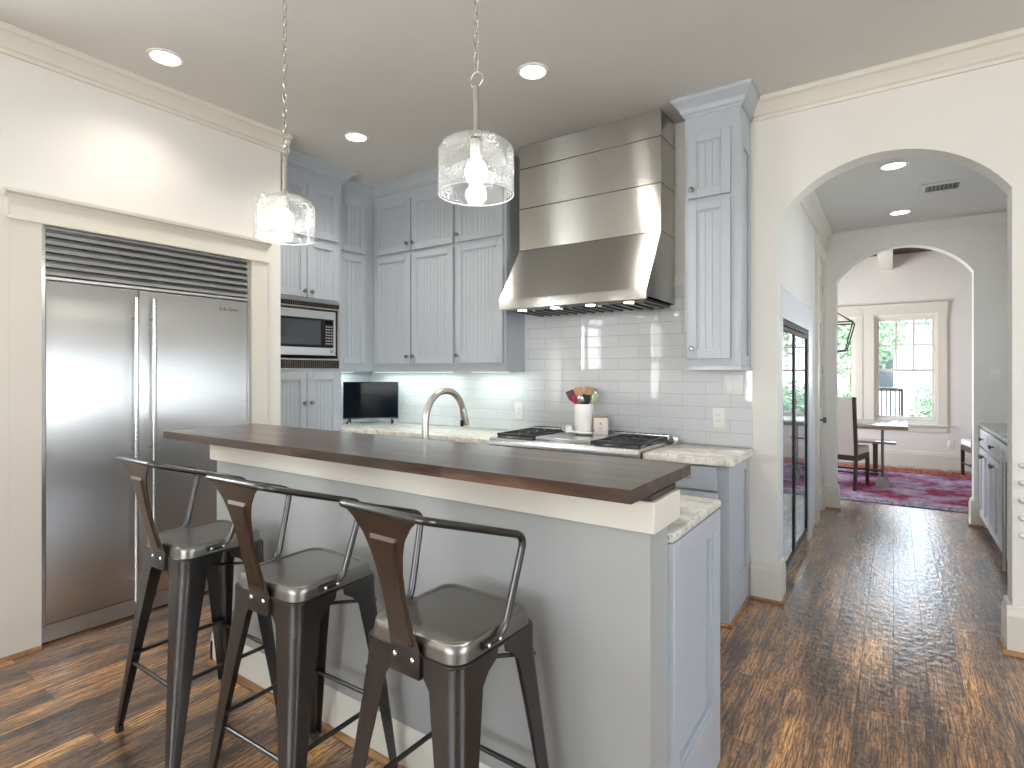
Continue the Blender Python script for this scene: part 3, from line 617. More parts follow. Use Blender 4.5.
# ---- tall wall cabinet right of the hood
RX0, RX1 = -1.043, -0.733; RY = 3.385
t = thing('tall_wall_cabinet', 'narrow blue grey wall cabinet between steel hood and archway', 'cabinet', (RX0, YB, 1.39), 'blue grey wall cabinets')
mb = MB(); mb.box(RX0, RX1, RY, YB-0.002, 1.415, 2.925)
T = facing('+x', RX1); a, b = RY+0.02, YB-0.004
mb.T = T
for A, B, E, D in ((a-0.02, a+0.035, 1.415, 2.925), (b-0.035, b, 1.415, 2.925), (a+0.035, b-0.035, 1.415, 1.475), (a+0.035, b-0.035, 2.70, 2.925)): mb.box(A, B, 0, 0.012, E, D, 0.002, 1)
mb.build('carcass', 'cabinet', t)
T = facing('-y', 0, RY)
cab_door(T, RX0+0.022, RX1-0.044, 2.418, 2.80, t, kn=(RX0+0.047, 2.468)); cab_door(T, RX0+0.022, RX1-0.044, 1.458, 2.393, t, kn=(RX0+0.047, 1.52))
mb = MB(); rect_crown(mb, RX0, RX1+0.012, RY, YB-0.002, 2.915, ZC, 0.068, (1, 1, 1, 0)); mb.build('crown', 'cabinet', t, 18)
mb = MB(); rect_crown(mb, RX0, RX1+0.012, RY-0.006, YB-0.002, 1.415, 1.390, 0.014, (1, 1, 1, 0)); mb.build('bottom_moulding', 'cabinet', t)

# ------------------------------------------------------------------ backsplash and counters
struct('wall_tile_back', MB().box(XW+0.008, -0.712, YB-0.006, YB-0.0002, 0.916, 1.387), 'tile', 'glossy white subway tile backsplash above the counters and range')
struct('wall_tile_hood', MB().box(U2+0.001, RX0-0.001, YB-0.006, YB-0.0002, 1.387, 1.95), 'tile', 'glossy white subway tile rising to the steel hood')
struct('wall_tile_left', MB().box(XW+0.0002, XW+0.006, 2.995, YB, 0.916, 1.387), 'tile', 'glossy white subway tile on the short wall behind the television')
def counter(mb, poly, z0, z1):
    P = [Vector((p[0], p[1])) for p in poly]
    def inset(k):
        out = []
        n = len(P)
        for i in range(n):
            a = (P[i]-P[i-1]).normalized(); b = (P[(i+1) % n]-P[i]).normalized()
            na = Vector((-a.y, a.x)); nb = Vector((-b.y, b.x)); m = (na+nb); m = m/ max(1e-6, m.dot(na))
            out.append(P[i]+m*k)
        return out
    rings = []
    for k, z in ((0.006, z0), (0.0, z0+0.006), (0.0, z1-0.008), (0.003, z1-0.003), (0.009, z1)):
        rings.append([(q.x, q.y, z) for q in inset(k)])
    mb.loft(rings)
CF = 3.085; LX = -3.53
mb = MB(); counter(mb, [(XW+0.008, 2.994), (LX-0.03, 2.994), (LX, 3.01), (LX, CF-0.03), (LX+0.012, CF-0.01), (LX+0.03, CF), (-2.272, CF), (-2.272, YB-0.008), (XW+0.008, YB-0.008)], 0.872, 0.915)
tag(mb.build('corner_countertop', 'granite'), 'cream granite countertop in the corner under the television', 'countertop', 'granite countertops')
mb = MB(); counter(mb, [(-1.196, CF), (-0.725, CF), (-0.700, CF+0.02), (-0.700, YB-0.008), (-1.196, YB-0.008)], 0.872, 0.915)
tag(mb.build('granite_countertop', 'granite'), 'short cream granite countertop between range and archway', 'countertop', 'granite countertops')
# base cabinets
YBF = 3.137
t = thing('base_cabinet', 'blue grey base cabinet with drawer at the right of the range', 'cabinet', (-1.19, YB, 0))
mb = MB(); mb.box(-1.195, -0.742, YBF, YB-0.009, 0.0, 0.871)
T = facing('+x', -0.742); mb.T = T
for A, B, E, D in ((YBF, YBF+0.06, 0.0, 0.871), (YB-0.075, YB-0.009, 0.0, 0.871), (YBF+0.06, YB-0.075, 0.0, 0.19), (YBF+0.06, YB-0.075, 0.80, 0.871)): mb.box(A, B, 0, 0.012, E, D, 0.0015, 1)
for A, B, E, D in ((YBF+0.06, YB-0.075, 0.19, 0.205), (YBF+0.06, YBF+0.075, 0.205, 0.8)): mb.box(A, B, 0, 0.008, E, D)
mb.build('carcass', 'cabinet', t)
T = facing('-y', 0, YBF)
mb = MB(T); mb.box(-1.17, -0.79, 0.002, 0.028, 0.735, 0.862, 0.003); d = mb.build('drawer', 'cabinet', t)
mb = MB(T); mb.tube(fillet([(-1.03, 0.02, 0.80), (-1.03, 0.045, 0.80), (-0.93, 0.045, 0.80), (-0.93, 0.02, 0.80)], 0.012), 0.006, 8); mb.build('pull_handle', 'nickel', d)
cab_door(T, -1.17, -0.79, 0.122, 0.722, t, bead=False, kn=(-1.13, 0.68))
mb = MB(); shoe_run(mb, [(-1.19, YBF, -0.712, YBF, 0, -1), (-0.730, YBF-0.018, -0.730, YB-0.05, 1, 0)]); mb.build('shoe_moulding', 'shoe', t); 
t = thing('base_cabinet', 'blue grey base cabinets hidden below the corner counter left of the range', 'cabinet', (-3.0, YB, 0))
mb = MB(); mb.box(XW+0.01, -2.275, YBF, YB-0.009, 0.0, 0.871); mb.box(XW+0.01, LX-0.04, 2.996, YBF, 0.0, 0.871); mb.build('carcass', 'cabinet', t)
T = facing('-y', 0, YBF)
for a, b in ((-3.45, -3.08), (-3.06, -2.69), (-2.67, -2.30)):
    cab_door(T, a, b, 0.122, 0.70, t, bead=False, kn=(b-0.04, 0.66))
    mb = MB(T); mb.box(a, b, 0.001, 0.02, 0.72, 0.86, 0.003); d = mb.build('drawer', 'cabinet', t); knob(T, (a+b)/2, 0.02, 0.79, d)

# ------------------------------------------------------------------ range top
GX0, GX1, GY0 = -2.266, -1.202, 3.035
t = thing('rangetop', 'stainless steel gas rangetop under the hood', 'rangetop', (GX0, GY0, 0))
mb = MB(); mb.prism([(GY0+0.03, 0.72), (GY0+0.012, 0.74), (GY0+0.008, 0.88), (GY0, 0.888), (GY0, 0.925), (GY0+0.006, 0.934), (GY0+0.03, 0.937), (YB-0.03, 0.937), (YB-0.03, 0.72)], 'X', GX0, GX1); mb.build('body', 'steel', t)
mb = MB(); mb.box(GX0, GX1, YB-0.085, YB-0.008, 0.937, 0.968, 0.003)
mb.build('back_guard', 'steel', t)
mb = MB()
for k in range(24):
    x = GX0+0.04+k*(GX1-GX0-0.08)/23; mb.box(x-0.012, x+0.012, YB-0.075, YB-0.03, 0.968, 0.9705)
mb.build('vent_slots', 'black', t)
for k in range(6):
    x = GX0+0.12+k*(GX1-GX0-0.24)/5
    mb = MB(facing('-y', 0, GY0+0.010)); mb.lathe([(0.024, 0), (0.024, 0.006), (0.019, 0.010), (0.018, 0.034), (0.001, 0.035)], (x, 0, 0.81), 18, 'Y'); mb.build('control_knob', 'black', t)
def grate(x0, x1, y0, y1):
    z0, z1 = 0.937, 0.962; bw = 0.011; mb = MB()
    mb.box(x0, x1, y0, y0+0.016, z0+0.006, z1, 0.002, 1); mb.box(x0, x1, y1-0.016, y1, z0+0.006, z1, 0.002, 1); mb.box(x0, x0+0.016, y0+0.02, y1-0.02, z0+0.006, z1, 0.002, 1); mb.box(x1-0.016, x1, y0+0.02, y1-0.02, z0+0.006, z1, 0.002, 1)
    ym = (y0+y1)/2; mb.box(x0+0.016, x1-0.016, ym-0.009, ym+0.009, z0+0.006, z1, 0.002, 1)
    for fx in (x0+0.01, x1-0.01):
        for fy in (y0+0.012, y1-0.012): mb.box(fx-0.008, fx+0.008, fy-0.008, fy+0.008, z0, z0+0.008)
    g = mb.build('grate', 'castiron', t)
    for yc_ in ((y0+ym)/2, (ym+y1)/2):
        xc = (x0+x1)/2; mb = MB()
        for k in range(6):                                   # six spiral fingers as on the photo
            a0 = k*PI/3+0.3; pts = []
            for q in range(6):
                r = 0.03+q*0.0145; a = a0+q*0.13; pts.append((xc+r*math.cos(a)*1.05, yc_+r*math.sin(a)*1.1, z1-0.006))
            mb.tube(pts, 0.0055, 6)
        mb.tube([(xc+0.032*math.cos(2*PI*k/20), yc_+0.032*math.sin(2*PI*k/20), z1-0.006) for k in range(20)], 0.005, 6, True)
        mb.build('fingers', 'castiron', g)
        mb = MB(); mb.lathe([(0.045, 0), (0.045, 0.008), (0.032, 0.010), (0.030, 0.018), (0.001, 0.019)], (xc, yc_, 0.937), 20); mb.build('burner', 'black', g)
grate(GX0+0.015, GX0+0.315, GY0+0.07, YB-0.10); grate(GX1-0.315, GX1-0.015, GY0+0.07, YB-0.10)
mb = MB(); mb.box(GX0+0.335, GX1-0.335, GY0+0.06, YB-0.10, 0.9375, 0.957, 0.004); mb.build('griddle_cover', 'steel', t)
# things standing on it
zt = 0.9575
crx, cry = -1.765, 3.455
t = thing('utensil_crock', 'white ceramic crock full of utensils on the rangetop', 'crock', (crx, cry, zt))
mb = MB(); mb.lathe([(0.062, 0), (0.066, 0.006), (0.066, 0.198), (0.064, 0.203), (0.060, 0.203), (0.058, 0.198), (0.058, 0.012), (0.001, 0.010)], (crx, cry, zt), 36); mb.build('pot', 'ceramic', t)
def utensil(name, label, cat, ang, lean, L, mat, head, hmat=None):
    """handle rises from the pot's floor, leaning outward at angle ang"""
    bx, by = crx-0.022*math.cos(ang), cry-0.022*math.sin(ang); r0 = 0.0062
    tx, ty = crx+lean*math.cos(ang), cry+lean*math.sin(ang); zb = zt+0.016
    o = thing(name, label, cat, (bx, by, zb), 'kitchen utensils in the crock')
    tip = Vector((tx, ty, zb+L)); base = Vector((bx, by, zb)); dr = (tip-base).normalized()
    mb = MB(); mb.tube([base, base+dr*L*0.5, tip], [r0, r0*0.9, r0*0.8], 8); mb.build('handle', mat, o)
    mb = MB(); side = Vector((0.82, 0.57, 0)); side = (side-dr*side.dot(dr)).normalized(); nrm = dr.cross(side)
    rings = []
    for (sv, wv, th) in head:
        c = tip+dr*sv; rings.append([c+side*wv*math.cos(2*PI*k/14)+nrm*th*math.sin(2*PI*k/14) for k in range(14)])
    mb.loft(rings); mb.build('head', hmat or mat, o)
spoon = [(-0.02, 0.006, 0.006), (0.0, 0.013, 0.007), (0.02, 0.024, 0.009), (0.045, 0.027, 0.010), (0.062, 0.020, 0.007), (0.070, 0.006, 0.003)]
flat = [(-0.02, 0.006, 0.006), (-0.005, 0.018, 0.005), (0.01, 0.027, 0.004), (0.06, 0.030, 0.003), (0.068, 0.026, 0.0025)]
slim = [(-0.02, 0.006, 0.006), (0.0, 0.016, 0.006), (0.03, 0.019, 0.005), (0.055, 0.016, 0.004), (0.062, 0.006, 0.003)]
utensil('wooden_spoon', 'wooden spoon standing tall at the left of the crock', 'spoon', math.radians(190), 0.026, 0.235, 'spoonwood', flat)
utensil('wooden_spoon', 'wooden spoon standing tall at the right of the crock', 'spoon', math.radians(20), 0.028, 0.238, 'spoonwood', flat)
utensil('spatula', 'plum coloured spatula leaning out at the far left of the crock', 'spatula', math.radians(205), 0.072, 0.215, 'plum', flat, 'plum')
utensil('spatula', 'dark brown spatula low in the middle of the crock', 'spatula', math.radians(330), 0.020, 0.185, 'coffee', flat, 'coffee')
utensil('spatula', 'red spatula low at the left of the crock', 'spatula', math.radians(225), 0.050, 0.185, 'red', slim, 'red')
utensil('spatula', 'pale green spatula leaning out at the right of the crock', 'spatula', math.radians(10), 0.070, 0.205, 'green', slim, 'green')
utensil('metal_spoon', 'steel spoon leaning out at the back right of the crock', 'spoon', math.radians(50), 0.066, 0.225, 'steel', spoon)
utensil('metal_spoon', 'steel spoon low at the front of the crock', 'spoon', math.radians(265), 0.030, 0.180, 'steel', spoon)
t = thing('candle_box', 'small blush square candle box right of the utensil crock', 'box', (-1.640, 3.47, zt))
mb = MB(Matrix.Translation((-1.640, 3.47, 0)) @ Matrix.Rotation(math.radians(20), 4, 'Z')); mb.box(-0.045, 0.045, -0.045, 0.045, zt, zt+0.112, 0.003); mb.build('carton', 'pinkbox', t)
mb = MB(Matrix.Translation((-1.640, 3.47, 0)) @ Matrix.Rotation(math.radians(20), 4, 'Z')); mb.box(-0.0465, 0.0465, -0.0465, 0.0465, zt+0.113, zt+0.122, 0.002); mb.build('lid', 'tan', t)
mb = MB(Matrix.Translation((-1.640, 3.47, 0)) @ Matrix.Rotation(math.radians(20), 4, 'Z'))
mb.lathe([(0.009, 0), (0.009, 0.0008), (0.001, 0.0009)], (0, -0.0462, zt+0.075), 16, 'Y'); mb.box(-0.016, 0.016, -0.0458, -0.0452, zt+0.046, zt+0.050); mb.box(-0.011, 0.011, -0.0458, -0.0452, zt+0.036, zt+0.039); mb.box(-0.014, 0.014, -0.0458, -0.0452, zt+0.022, zt+0.024)
mb.build('printed_emblem', 'grey', t)
t = thing('spoon_rest', 'low white ceramic spoon rest in front of the crock', 'dish', (-1.72, 3.36, zt))
mb = MB(Matrix.Translation((-1.72, 3.36, zt)) @ Matrix.Diagonal((1.25, 0.8, 1, 1))); mb.lathe([(0.040, 0.001), (0.058, 0.010), (0.062, 0.017), (0.058, 0.017), (0.040, 0.007), (0.001, 0.006)], (0, 0, 0), 32); mb.build('bowl', 'ceramic', t)
mb = MB(); mb.tube([(-1.785, 3.352, zt+0.014), (-1.815, 3.345, zt+0.016), (-1.84, 3.338, zt+0.012)], [0.010, 0.008, 0.010], 8); mb.build('handle', 'ceramic', t)
t = thing('creamer_jug', 'tiny white jug at the left front of the crock', 'jug', (-1.865, 3.425, zt))
mb = MB(); mb.lathe([(0.018, 0.001), (0.026, 0.010), (0.028, 0.026), (0.020, 0.040), (0.023, 0.052), (0.020, 0.052), (0.017, 0.040), (0.001, 0.030)], (-1.865, 3.425, zt), 20); mb.build('body', 'ceramic', t)
mb = MB(); mb.tube(fillet([(-1.888, 3.42, zt+0.04), (-1.91, 3.413, zt+0.036), (-1.908, 3.414, zt+0.014), (-1.89, 3.419, zt+0.012)], 0.01), 0.004, 6); mb.build('handle', 'ceramic', t)
t = thing('salt_cellar', 'small clear glass salt cellar on the counter right of the range', 'jar', (-1.165, 3.575, 0.9155))
mb = MB(); mb.lathe([(0.022, 0), (0.024, 0.004), (0.024, 0.045), (0.020, 0.052), (0.001, 0.054)], (-1.165, 3.575, 0.9155), 18); mb.build('jar', 'steel', t)

# ------------------------------------------------------------------ hood
HX0, HX1, HY = -2.248, -1.190, 3.378
t = thing('range_hood', 'brushed stainless steel range hood rising to the ceiling', 'range hood', (-1.72, YB, 1.80))
zz = [2.258, 2.560, 2.850, ZC-0.004]
for a, b in zip(zz, zz[1:]):
    mb = MB(); mb.box(HX0, HX1, HY, YB-0.008, a+0.0015, b-0.0015, 0.0015, 1); mb.build('chimney_panel', 'steelH', t)
mb = MB(); mb.box(HX0+0.004, HX1-0.004, HY+0.004, YB-0.009, 2.25, ZC-0.004); mb.build('core', 'black', t)
LY = 3.128; zl, zb = 1.880, 1.805
mb = MB(); mb.prism([(YB-0.008, zb+0.02), (LY+0.02, zb+0.02), (LY+0.004, zb), (LY-0.004, zb+0.006), (LY-0.006, zl-0.012), (LY, zl), (HY, 2.257), (YB-0.008, 2.257)], 'X', HX0, HX1)
mb.build('canopy', 'steelH', t)
mb = MB(); mb.box(HX0+0.03, HX1-0.03, LY+0.05, YB-0.02, zb+0.002, zb+0.022); 
for k in range(14): 
    x = HX0+0.07+k*(HX1-HX0-0.14)/13; mb.box(x-0.012, x+0.012, LY+0.12, YB-0.06, zb-0.010, zb+0.002)
mb.build('baffle_filter', 'darksteel', t)
for k in range(4):
    x = HX0+0.14+k*(HX1-HX0-0.28)/3
    mb = MB(); mb.lathe([(0.030, 0.0), (0.030, -0.006), (0.001, -0.0065)], (x, LY+0.075, zb+0.002), 18); mb.build('lamp', 'hoodlamp', t)

# ------------------------------------------------------------------ refrigerator
fy0, fy1 = FRI[0]+0.004, FRI[1]-0.004; fm = 1.407
t = thing('refrigerator', 'large built-in stainless steel refrigerator with two tall doors', 'refrigerator', (XF, fm, 0))
mb = MB(); mb.box(XF-0.62, XF-0.055, fy0, fy1, 0.004, 2.118); mb.build('body', 'darksteel', t)
for a, b in ((fy0, fy0+0.016), (fy1-0.016, fy1)): mb = MB(); mb.box(XF-0.06, XF+0.004, a, b, 0.10, 2.118); mb.build('side_trim', 'steel', t)
mb = MB(); mb.box(XF-0.055, XF-0.006, fy0+0.016, fy1-0.016, 1.850, 1.864); mb.box(XF-0.055, XF-0.006, fy0+0.016, fy1-0.016, 2.106, 2.118); 
n = 6
for k in range(n):
    z = 1.870+k*(2.104-1.870)/n; h = (2.104-1.870)/n
    mb.prism([(XF-0.05, z+h*0.04), (XF-0.003, z+h*0.02), (XF, z+h*0.06), (XF-0.001, z+h*0.50), (XF-0.004, z+h*0.54), (XF-0.05, z+h*0.56)], 'Y', fy0+0.016, fy1-0.016)
mb.build('louvred_grille', 'steelF', t)
mb = MB(); mb.box(XF-0.05, XF-0.012, fy0, fy1, 0.012, 0.098); mb.build('toe_kick', 'steelF', t)
for a, b, hy, which in ((fy0+0.018, fm-0.002, 1.378, 0), (fm+0.002, fy1-0.018, 1.468, 1)):
    mb = MB(); mb.box(XF-0.05, XF, a, b, 0.105, 1.842, 0.005, 3); d = mb.build('door', 'steelF', t)
    mb = MB(); mb.tube([(XF+0.05, hy, 0.105), (XF+0.05, hy, 1.795)], 0.0125, 14)
    for z in (0.22, 0.95, 1.68): mb.tube([(XF, hy, z), (XF+0.05, hy, z)], 0.008, 10)
    mb.build('handle', 'steel', d)
cu = bpy.data.curves.new('badge_text', 'FONT'); cu.body = 'Sub-Zero'; cu.size = 0.032; cu.extrude = 0.0008; cu.shear = 0.25
to = bpy.data.objects.new('badge_text', cu); C.objects.link(to); bpy.context.view_layer.update()
me = bpy.data.meshes.new_from_object(to.evaluated_get(bpy.context.evaluated_depsgraph_get())); bpy.data.objects.remove(to)
bo = bpy.data.objects.new('badge', me); C.objects.link(bo); me.materials.append(M['darksteel']); bo.parent = d
bo.location = Vector((XF+0.0012, 1.860, 1.772))-OFF[d.name]; bo.rotation_euler = (PI/2, 0, PI/2)

# ------------------------------------------------------------------ microwave with trim kit
t = thing('microwave', 'built-in stainless steel microwave with dark window in the tower', 'microwave', (XT, yc, 1.40))
a, b = TY0+0.022, TY1-0.022
T = facing('+x', XT)
mb = MB(T); mb.box(a, b, -0.34, -0.02, 1.50, 1.87); mb.build('body', 'black', t)
mb = MB(T)
for z0, z1 in ((1.878, 1.938), (1.397, 1.485)):
    mb = MB(T); mb.box(a, b, -0.03, -0.02, z0+0.012, z1-0.012)
    n = 34
    for k in range(n):
        s = a+0.006+k*(b-a-0.012)/(n-1); mb.box(s-0.004, s+0.004, -0.02, 0.002, z0+0.012, z1-0.012)
    mb.build('vent_bars', 'bronze', t); mb = MB(T)
for z0, z1 in ((1.878, 1.938), (1.397, 1.485)): mb.box(a, b, -0.03, 0.006, z0, z0+0.012); mb.box(a, b, -0.03, 0.006, z1-0.012, z1)
mb.box(a, a+0.02, -0.03, 0.006, 1.487, 1.876); mb.box(b-0.022, b, -0.03, 0.006, 1.487, 1.876)
mb.build('trim_kit', 'nickel', t)
q0, q1 = a+0.024, b-0.045
mb = MB(T); mb.box(q0, q1, -0.02, 0.012, 1.512, 1.572); mb.box(q0, q1, -0.02, 0.012, 1.800, 1.862); mb.box(q1-0.02, q1, -0.02, 0.012, 1.572, 1.800); mb.build('front_frame', 'steelF', t)
mb = MB(T); mb.box(q0, q1-0.115, -0.02, 0.014, 1.574, 1.798, 0.002, 1); d = mb.build('door', 'black', t)
mb = MB(T); mb.box(q0+0.02, q1-0.145, 0.012, 0.0155, 1.592, 1.782); mb.build('window', 'darkglass', d)
mb = MB(T); mb.box(q1-0.113, q1-0.021, -0.02, 0.013, 1.574, 1.798, 0.002, 1); d = mb.build('control_panel', 'black', t)
mb = MB(T); mb.box(q1-0.100, q1-0.034, 0.013, 0.0145, 1.764, 1.785); mb.build('display', 'screen', d)
mb = MB(T)
for r in range(7):
    for c in range(3):
        s = q1-0.096+c*0.024; z = 1.746-r*0.0225; mb.box(s, s+0.016, 0.013, 0.0146, z-0.010, z)
mb.build('keypad', 'grey', d)
mb = MB(T); mb.box(q1-0.055, q1-0.012, 0.012, 0.0135, 1.533, 1.560); mb.build('open_button', 'steel', t)

# ------------------------------------------------------------------ television
c0 = Vector((-3.875, 3.415, 0)); R = Matrix.Translation(c0) @ Matrix.Rotation(math.radians(38), 4, 'Z')
t = thing('television', 'small flat black television standing in the counter corner', 'television', (c0.x, c0.y, 0.9155))
hw = 0.243; z0, z1 = 0.957, 1.292
mb = MB(R); mb.box(-hw, hw, -0.018, 0.012, z0, z1, 0.004); mb.box(-hw*0.6, hw*0.6, 0.012, 0.035, z0+0.02, z0+0.2, 0.008); mb.build('housing', 'black', t)
mb = MB(R); mb.box(-hw+0.008, hw-0.008, -0.0195, -0.017, z0+0.018, z1-0.008); mb.build('screen', 'screen', t)
mb = MB(R); mb.box(-hw+0.002, hw-0.002, -0.0205, -0.017, z0+0.002, z0+0.012); mb.build('chin_strip', 'darksteel', t)
for s in (-1, 1):
    mb = MB(R); x = s*0.185; mb.tube([(x, -0.005, z0+0.004), (x+s*0.012, -0.07, 0.9215)], [0.008, 0.006], 8); mb.tube([(x, -0.005, z0+0.004), (x+s*0.006, 0.06, 0.9215)], [0.008, 0.006], 8); mb.build('foot', 'black', t)
mb = MB(R); mb.tube(fillet([(0.05, 0.03, z0+0.03), (0.06, 0.045, 0.93), (0.0, 0.03, 0.9215), (-0.1, 0.02, 0.9215), (-0.12, 0.06, 0.9215)], 0.02), 0.003, 6)
mb.build('cable', 'black', t)

# ------------------------------------------------------------------ outlets and switches
def plate(name, label, cat, T, s, z, w_, h, kind):
    mb = MB(T); base = (T @ Vector((s, 0, z))); o = thing(name, label, cat, base, 'white wall plates')
    mb.box(s-w_/2, s+w_/2, 0.0003, 0.006, z-h/2, z+h/2, 0.002); mb.build('cover_plate', 'plastic', o)
    if kind == 'outlet':
        mb = MB(T); mb.box(s-0.017, s+0.017, 0.006, 0.0085, z-0.034, z+0.034, 0.001, 1); r = mb.build('receptacle', 'white', o)
        mb = MB(T)
        for dz in (-0.018, 0.018):
            for dx in (-0.007, 0.007): mb.box(s+dx-0.001, s+dx+0.001, 0.0085, 0.0088, z+dz-0.004, z+dz+0.004)
        mb.build('slots', 'black', r)
    else:
        for k in range(kind):
            x = s+(k-(kind-1)/2)*0.046; mb = MB(T); mb.box(x-0.016, x+0.016, 0.006, 0.009, z-0.033, z+0.033, 0.0015, 1); mb.build('rocker', 'white', o)
    return o
TB = facing('-y', 0, YB-0.006)
plate('light_switch', 'square white double switch plate on tile below the narrow cabinet', 'switch', TB, -0.823, 1.300, 0.118, 0.118, 2)
plate('wall_outlet', 'white outlet plate on the tile right of the range', 'outlet', TB, -0.910, 1.090, 0.075, 0.125, 'outlet')
plate('wall_outlet', 'white outlet plate on the tile left of the utensil crock', 'outlet', TB, -2.424, 1.073, 0.075, 0.125, 'outlet')
plate('wall_outlet', 'cream outlet plate low on the wall under the dining window', 'outlet', TY, 0.672, 0.355, 0.075, 0.125, 'outlet')
plate('light_switch', 'cream switch plate on the hall end wall above the white cabinet', 'switch', facing('-y', 0, Y2), 0.733, 1.343, 0.075, 0.125, 1)

# ------------------------------------------------------------------ island
IX0, IX1, IY = -2.66, -0.520, 1.395
t = thing('kitchen_island', 'grey painted kitchen island under the raised wooden bar top', 'island', (-1.6, 1.7, 0))
mb = MB(); mb.box(IX0, IX1, IY, 1.53, 0.0, 0.964); mb.build('bar_wall', 'island', t)
mb = MB(); mb.box(IX0+0.03, IX1-0.002, 1.53, 2.03, 0.09, 0.899); mb.box(IX0+0.05, IX1-0.012, 1.54, 1.97, 0.0, 0.09)
mb.build('carcass', 'cabinet', t)
mb = MB(facing('+x', IX1-0.002)); a, b = 1.532, 2.03
for A, B, E, D in ((a, a+0.05, 0.0, 0.899), (b-0.085, b, 0.0, 0.899), (a+0.05, b-0.085, 0.0, 0.235), (a+0.05, b-0.085, 0.835, 0.899)): mb.box(A, B, 0, 0.020, E, D, 0.0015, 1)
for A, B, E, D in ((a+0.05, a+0.065, 0.235, 0.835), (b-0.10, b-0.085, 0.235, 0.835), (a+0.065, b-0.10, 0.235, 0.25), (a+0.065, b-0.10, 0.82, 0.835)): mb.box(A, B, 0, 0.012, E, D, 0.001, 1)
mb.build('end_panel', 'cabinet', t)
mb = MB(); mb.box(IX0-0.026, IX1+0.018, IY-0.020, 1.582, 0.965, 1.046, 0.0015, 1); mb.build('fascia', 'trim', t)
mb = MB(); mb.box(IX0-0.015, IX1+0.006, IY-0.010, 1.578, 1.0465, 1.0615); mb.build('sub_top', 'darkwood', t)
mb = MB(); bs = [(0, 0), (0.020, 0), (0.020, 0.105), (0.013, 0.118), (0.010, 0.140), (0.002, 0.148), (0, 0.148)]
mb.prism([(IY-p, z) for p, z in bs], 'X', IX0-0.02, IX1+0.0); mb.prism([(IX0-p, z) for p, z in bs], 'Y', IY-0.02, 1.53); mb.build('baseboard', 'trim', t)
mb = MB(); shoe_run(mb, [(IX0-0.02, IY-0.020, IX1, IY-0.020, 0, -1), (IX0-0.020, IY-0.03, IX0-0.020, 1.53, -1, 0), (IX1+0.018, 1.60, IX1+0.018, 2.03, 1, 0)]); mb.build('shoe_moulding', 'shoe', t)
T = Matrix(((1,0,0,0),(0,1,0,2.03),(0,0,1,0),(0,0,0,1)))
for a, b in ((-2.6, -2.15), (-2.13, -1.66), (-1.64, -1.17), (-1.15, -0.56)): cab_door(T, a, b, 0.12, 0.88, t, bead=False, kn=(b-0.04, 0.8))
mb = MB(); counter(mb, [(IX0, 1.531), (IX1+0.016, 1.531), (IX1+0.016, 2.045), (IX0, 2.045)], 0.900, 0.930)
tag(mb.build('island_countertop', 'granite'), 'cream granite worktop on the sink side of the island', 'countertop', 'granite countertops')
bar = MB(); bar.box(-2.895, -0.517, 1.262, 1.735, 1.062, 1.0965, 0.0015, 1)
tag(bar.build('wooden_bar_top', 'walnut'), 'long glossy dark walnut bar top on the island', 'bar top')
# faucet
FX, FY = -1.668, 1.775
t = thing('kitchen_faucet', 'tall brushed nickel gooseneck faucet behind the bar top', 'faucet', (FX, FY, 0.9305))
mb = MB(); mb.lathe([(0.030, 0), (0.030, 0.006), (0.022, 0.012), (0.020, 0.05), (0.001, 0.051)], (FX, FY, 0.9305), 24); mb.build('base', 'nickel', t)
pts = [(FX, FY, 0.95), (FX, FY, 1.08), (FX, FY, 1.165)] + [(FX, FY+0.13-0.13*math.cos(math.radians(a)), 1.165+0.130*math.sin(math.radians(a))) for a in range(10, 161, 10)]
mb = MB(); mb.tube(pts, 0.0145, 16); mb.build('neck', 'nickel', t)
p0 = Vector(pts[-1]); d_ = Vector((0, 0.022, -0.080))
mb = MB(); mb.tube([p0, p0+d_*0.15, p0+d_*0.35, p0+d_*0.8, p0+d_*0.98], [0.0145, 0.016, 0.017, 0.0195, 0.018], 16); hd = mb.build('spray_head', 'nickel', t)
mb = MB(); mb.box(FX-0.006, FX+0.006, p0.y-0.012, p0.y-0.002, p0.z-0.085, p0.z-0.055, 0.002); mb.build('spray_button', 'black', hd)
mb = MB(); mb.tube([(FX+0.018, FY, 0.965), (FX+0.05, FY+0.01, 0.970), (FX+0.09, FY+0.02, 0.985)], [0.010, 0.007, 0.005], 10); mb.build('lever', 'nickel', t)

